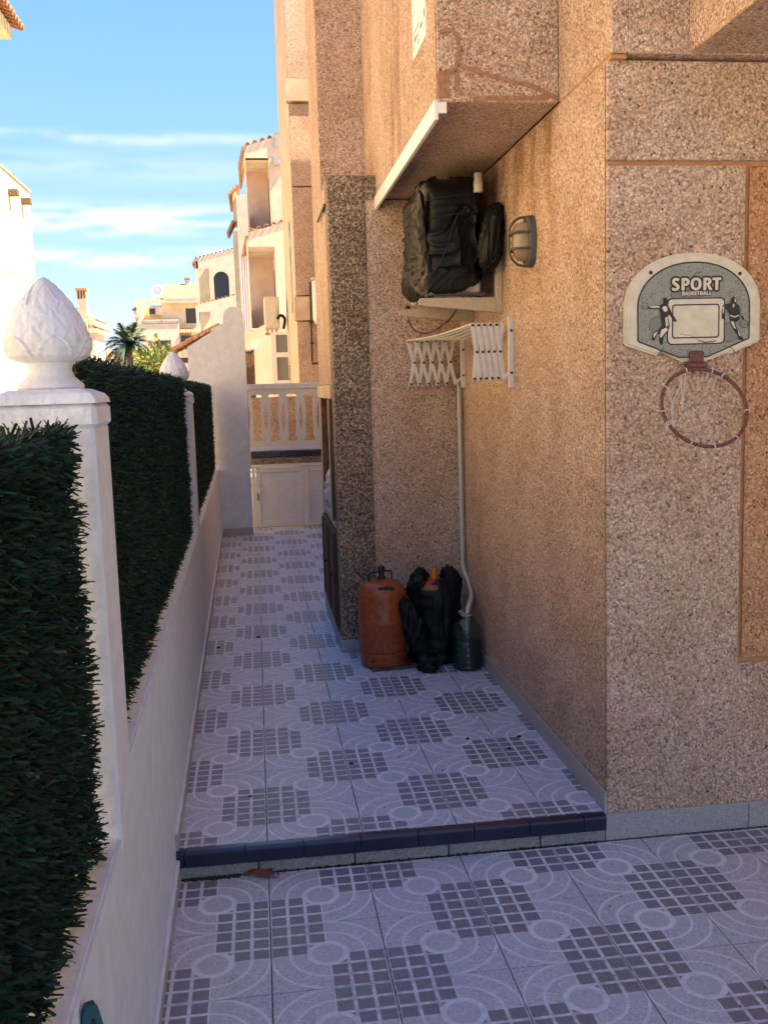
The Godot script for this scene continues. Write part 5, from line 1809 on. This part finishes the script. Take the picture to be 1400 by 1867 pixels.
	for hl in [[[400, 600], [430, 600], [440, 640], [410, 655], [385, 620]], [[250, 610], [355, 600], [365, 615], [300, 622]], [[415, 710], [435, 700], [448, 780], [425, 800]], [[380, 830], [430, 805], [440, 830], [375, 910], [365, 890]], [[305, 870], [350, 845], [335, 870], [308, 915]], [[1070, 550], [1085, 545], [1080, 585], [1068, 575]], [[1050, 720], [1080, 720], [1100, 790], [1085, 785]], [[1040, 655], [1090, 668], [1130, 650], [1130, 662], [1090, 680], [1045, 668]], [[970, 590], [985, 570], [980, 640], [970, 650]], [[1085, 490], [1098, 500], [1096, 530], [1086, 525]], [[1135, 590], [1145, 625], [1165, 670], [1150, 650]], [[1120, 800], [1150, 860], [1135, 855]]]:
		put("printed_highlight", prism(bbp(hl), 0.0003), M.board, t, at + Vector3(0, 0, zf + 0.0030))
	for q in [[222, 605, 30], [1182, 738, 38]]:
		var c := []
		for k in 18:
			var a := TAU * k / 18
			c.append([q[0] + cos(a) * q[2], q[1] + sin(a) * q[2]])
		put("print_ball", prism(bbp(c), 0.0003), M.grey_speckle, t, at + Vector3(0, 0, zf + 0.0030))
		st = start()
		stroke_into(st, Array(bbp(c)), 0.0016, 0.0003, 0.0, true)
		stroke_into(st, Array(bbp([[q[0] - q[2], q[1]], [q[0], q[1] + 8], [q[0] + q[2], q[1]]])), 0.0012, 0.0003)
		put("print_line", st.commit(), M.ink, t, at + Vector3(0, 0, zf + 0.0034))
	# screws, crack of the broken rim
	for q in [[278, 254], [1137, 276]]:
		var c := bb(q[0], q[1])
		put("screw", lathe([Vector2(0.0065, 0), Vector2(0.0065, 0.001), Vector2(0.004, 0.003), Vector2(0, 0.003)], 12), M.rivet, t, at + Vector3(c.x, c.y, 0.0252), Basis(Vector3.RIGHT, PI / 2))
	st = start()
	stroke_into(st, Array(bbp([[345, 1080], [375, 1040], [392, 1025], [405, 1000]])), 0.0022, 0.0004)
	stroke_into(st, Array(bbp([[1105, 1030], [1085, 1000], [1060, 975], [985, 965]])), 0.0022, 0.0004)
	put("crack", st.commit(), M.ink, t, at + Vector3(0, 0, zf + 0.0006))
	# hoop bracket, ring, torn net
	var hp := at + Vector3(0.006, -0.196, 0.0)
	box("hoop_bracket", hp + Vector3(-0.024, -0.006, 0.0265), hp + Vector3(0.026, 0.036, 0.042), M.hoop, t, 0.004)
	box("hoop_bracket", hp + Vector3(-0.030, -0.022, 0.004), hp + Vector3(0.032, -0.004, 0.058), M.hoop, t, 0.004)
	var R := 0.149
	var hinge := hp + Vector3(-0.012, -0.022, 0.050)
	var tilt := deg_to_rad(33.0)
	var down := Vector3(0.03, -cos(tilt), sin(tilt) * 0.75).normalized()
	var side := Vector3(1, 0.03, 0).normalized()
	var cen := hinge + down * R
	var pts := []
	for k in 56:
		var a := TAU * k / 56
		pts.append(cen - down * cos(a) * R * 0.97 + side * sin(a) * R * 1.0)
	put("hoop", tube(pts, 0.0062, 10, true), M.hoop, t)
	for a in [-0.95, -1.6, -0.22, 0.42, 0.68, 1.75, 2.55, 3.15, -2.6, -1.95]:
		var c: Vector3 = cen - down * cos(a) * R * 0.97 + side * sin(a) * R * 1.0
		var tg: Vector3 = (down * sin(a) + side * cos(a)).normalized()
		var rr := []
		var n1 := tg.cross(Vector3.BACK).normalized()
		var n2 := tg.cross(n1)
		for k in 10:
			rr.append(c + (n1 * cos(TAU * k / 10) + n2 * sin(TAU * k / 10)) * 0.0085 + tg * 0.003 * sin(TAU * k / 10.0))
		put("net_tie", tube(rr, 0.0022, 6, true), M.string, t)
	var s0: Vector3 = cen - down * cos(-0.85) * R * 0.97 + side * sin(-0.85) * R * 1.04
	var s1: Vector3 = cen - down * cos(-0.35) * R * 0.97 + side * sin(-0.35) * R * 1.04
	var s2: Vector3 = cen - down * cos(-0.22) * R * 0.97 + side * sin(-0.22) * R * 1.04
	var k0 := s0 + Vector3(0.022, -0.068, 0.004)
	var k1 := s1 + Vector3(0.004, -0.092, 0.002)
	for e in [[s0, s0 + Vector3(0.012, -0.04, 0.004), k0, k0 + Vector3(0.004, -0.035, 0)], [s1, s1 + Vector3(-0.004, -0.05, 0.0), k0, k0 + Vector3(0.0, -0.05, 0), k0 + Vector3(0.008, -0.085, 0.0)], [s1, s1 + Vector3(0.002, -0.04, 0), k1, k1 + Vector3(0, -0.03, 0)], [s2, s2 + Vector3(-0.006, -0.06, 0), k1 + Vector3(0.004, 0.01, 0), k1 + Vector3(0.002, -0.04, 0)]]:
		put("net_string", tube(curve(e, 5), 0.0019, 6), M.string, t)
	var s3: Vector3 = cen - down * cos(-1.95) * R * 0.97 + side * sin(-1.95) * R * 1.04
	for q in [0.0, 0.006]:
		put("net_string", tube(curve([s3 + Vector3(q - 0.004, 0.012, 0.008), s3 + Vector3(-0.008 + q, -0.006, 0.008), s3 + Vector3(-0.006 + q, -0.022, 0.006)], 4), 0.0019, 6), M.string, t)

# ------------------------------------------------------------------ small things
func small_things():
	rng.seed = 70
	# long-handled dustpan leaning on the wall near the camera; its handle top shows
	var d = thing("dustpan", "teal plastic long handle leaning against the white garden wall", "dustpan", Vector3(-0.25, 0, 1.42))
	var poly := PackedVector2Array()
	for q in [[0.0, 0.012], [0.25, 0.013], [0.45, 0.017], [0.58, 0.022], [0.66, 0.018], [0.70, 0.013], [0.712, 0.007]]:
		poly.append(Vector2(q[1], q[0]))
	for q in [[0.712, -0.007], [0.70, -0.013], [0.66, -0.018], [0.58, -0.022], [0.45, -0.017], [0.25, -0.013], [0.0, -0.012]]:
		poly.append(Vector2(q[1], q[0]))
	var bs := Basis(Vector3.UP, 0.35) * Basis(Vector3.BACK, 0.06)
	put("handle", prism(poly, 0.016), M.teal, d, Vector3(-0.238, 0.0, 1.375), bs)
	put("handle_groove", box_mesh(Vector3(0.006, 0.05, 0.003), 0.001), M.ink, d, Vector3(-0.238, 0.0, 1.375) + bs * Vector3(0.002, 0.665, 0.009), bs)
	box("pan", Vector3(-0.285, 0.004, 1.39), Vector3(-0.10, 0.03, 1.60), M.teal, d, 0.006)
	# dead leaf and moss in the corner of the step
	var lf = thing("dead_leaf", "curled brown dead leaf lying against the foot of the step", "leaf", Vector3(-0.02, 0.0, -0.33))
	var st := start()
	for k in 8:
		var a := k / 8.0
		var b := (k + 1) / 8.0
		var wa := 0.012 * sin(PI * (a * 0.9 + 0.05))
		var wb := 0.012 * sin(PI * (b * 0.9 + 0.05))
		face(st, [Vector3(a * 0.10, 0.004 + 0.010 * sin(a * 5.0), -wa), Vector3(b * 0.10, 0.004 + 0.010 * sin(b * 5.0), -wb), Vector3(b * 0.10, 0.012 * b, wb), Vector3(a * 0.10, 0.012 * a, wa)], Vector3.UP)
	put("blade", st.commit(), M.leaf_dead, lf, Vector3(-0.085, 0.006, -0.340), Basis(Vector3.UP, 0.15))
	put("blade", st.commit(), M.leaf_dead, lf, Vector3(-0.06, 0.010, -0.337), Basis(Vector3.UP, -0.25) * Basis(Vector3.RIGHT, 0.4))
	var ms := start()
	for k in 420:
		var c := Vector3(rng.randf_range(-0.29, -0.10), 0.001, -0.352 + absf(rng.randfn(0.0, 0.006)))
		if rng.randf() < 0.35:
			c.x = rng.randf_range(-0.295, 1.2)
			c.z = -0.353 + rng.randf() * 0.004
		var s := rng.randf_range(0.0012, 0.0042)
		chamfer_box(ms, c + Vector3(0, s * 0.5, 0), Vector3(s, s * 0.7, s), 0.0, Basis(Vector3(rng.randf(), rng.randf(), rng.randf()).normalized(), rng.randf() * 3.0))
	var mo = put("moss", ms.commit(), M.moss, self)
	tag(mo, "dark moss and dirt crumbs along the foot of the step", "moss")
	mo.set_meta("kind", "stuff")
	var cr := start()
	for k in 260:
		var s := rng.randf_range(0.0008, 0.0026)
		var x := rng.randf_range(-0.28, 1.22)
		var z := rng.randf_range(-7.5, -0.4)
		if x > 0.45 and z < -2.7:
			continue
		chamfer_box(cr, Vector3(x, H + s * 0.5, z), Vector3(s, s * 0.5, s), 0.0, Basis(Vector3.UP, rng.randf() * 3.0))
	for q in [[-0.265, -3.05, 0.011], [-0.02, -3.25, 0.013], [0.36, -1.02, 0.007], [0.9, -1.2, 0.008], [1.13, -1.18, 0.009], [1.05, -1.05, 0.006], [-0.06, -0.77, 0.006]]:
		chamfer_box(cr, Vector3(q[0], H + 0.003, q[1]), Vector3(q[2], 0.0025, q[2] * 0.8), 0.001, Basis(Vector3.UP, q[0] * 9.0))
	for k in 120:
		var s := rng.randf_range(0.0008, 0.0022)
		chamfer_box(cr, Vector3(rng.randf_range(-0.29, 2.4), s * 0.5, rng.randf_range(-0.33, 1.0)), Vector3(s, s * 0.5, s), 0.0, Basis(Vector3.UP, rng.randf() * 3.0))
	var co = put("floor_crumbs", cr.commit(), M.dirt, self)
	tag(co, "dark crumbs and dirt scattered over the floor tiles", "dirt")
	co.set_meta("kind", "stuff")
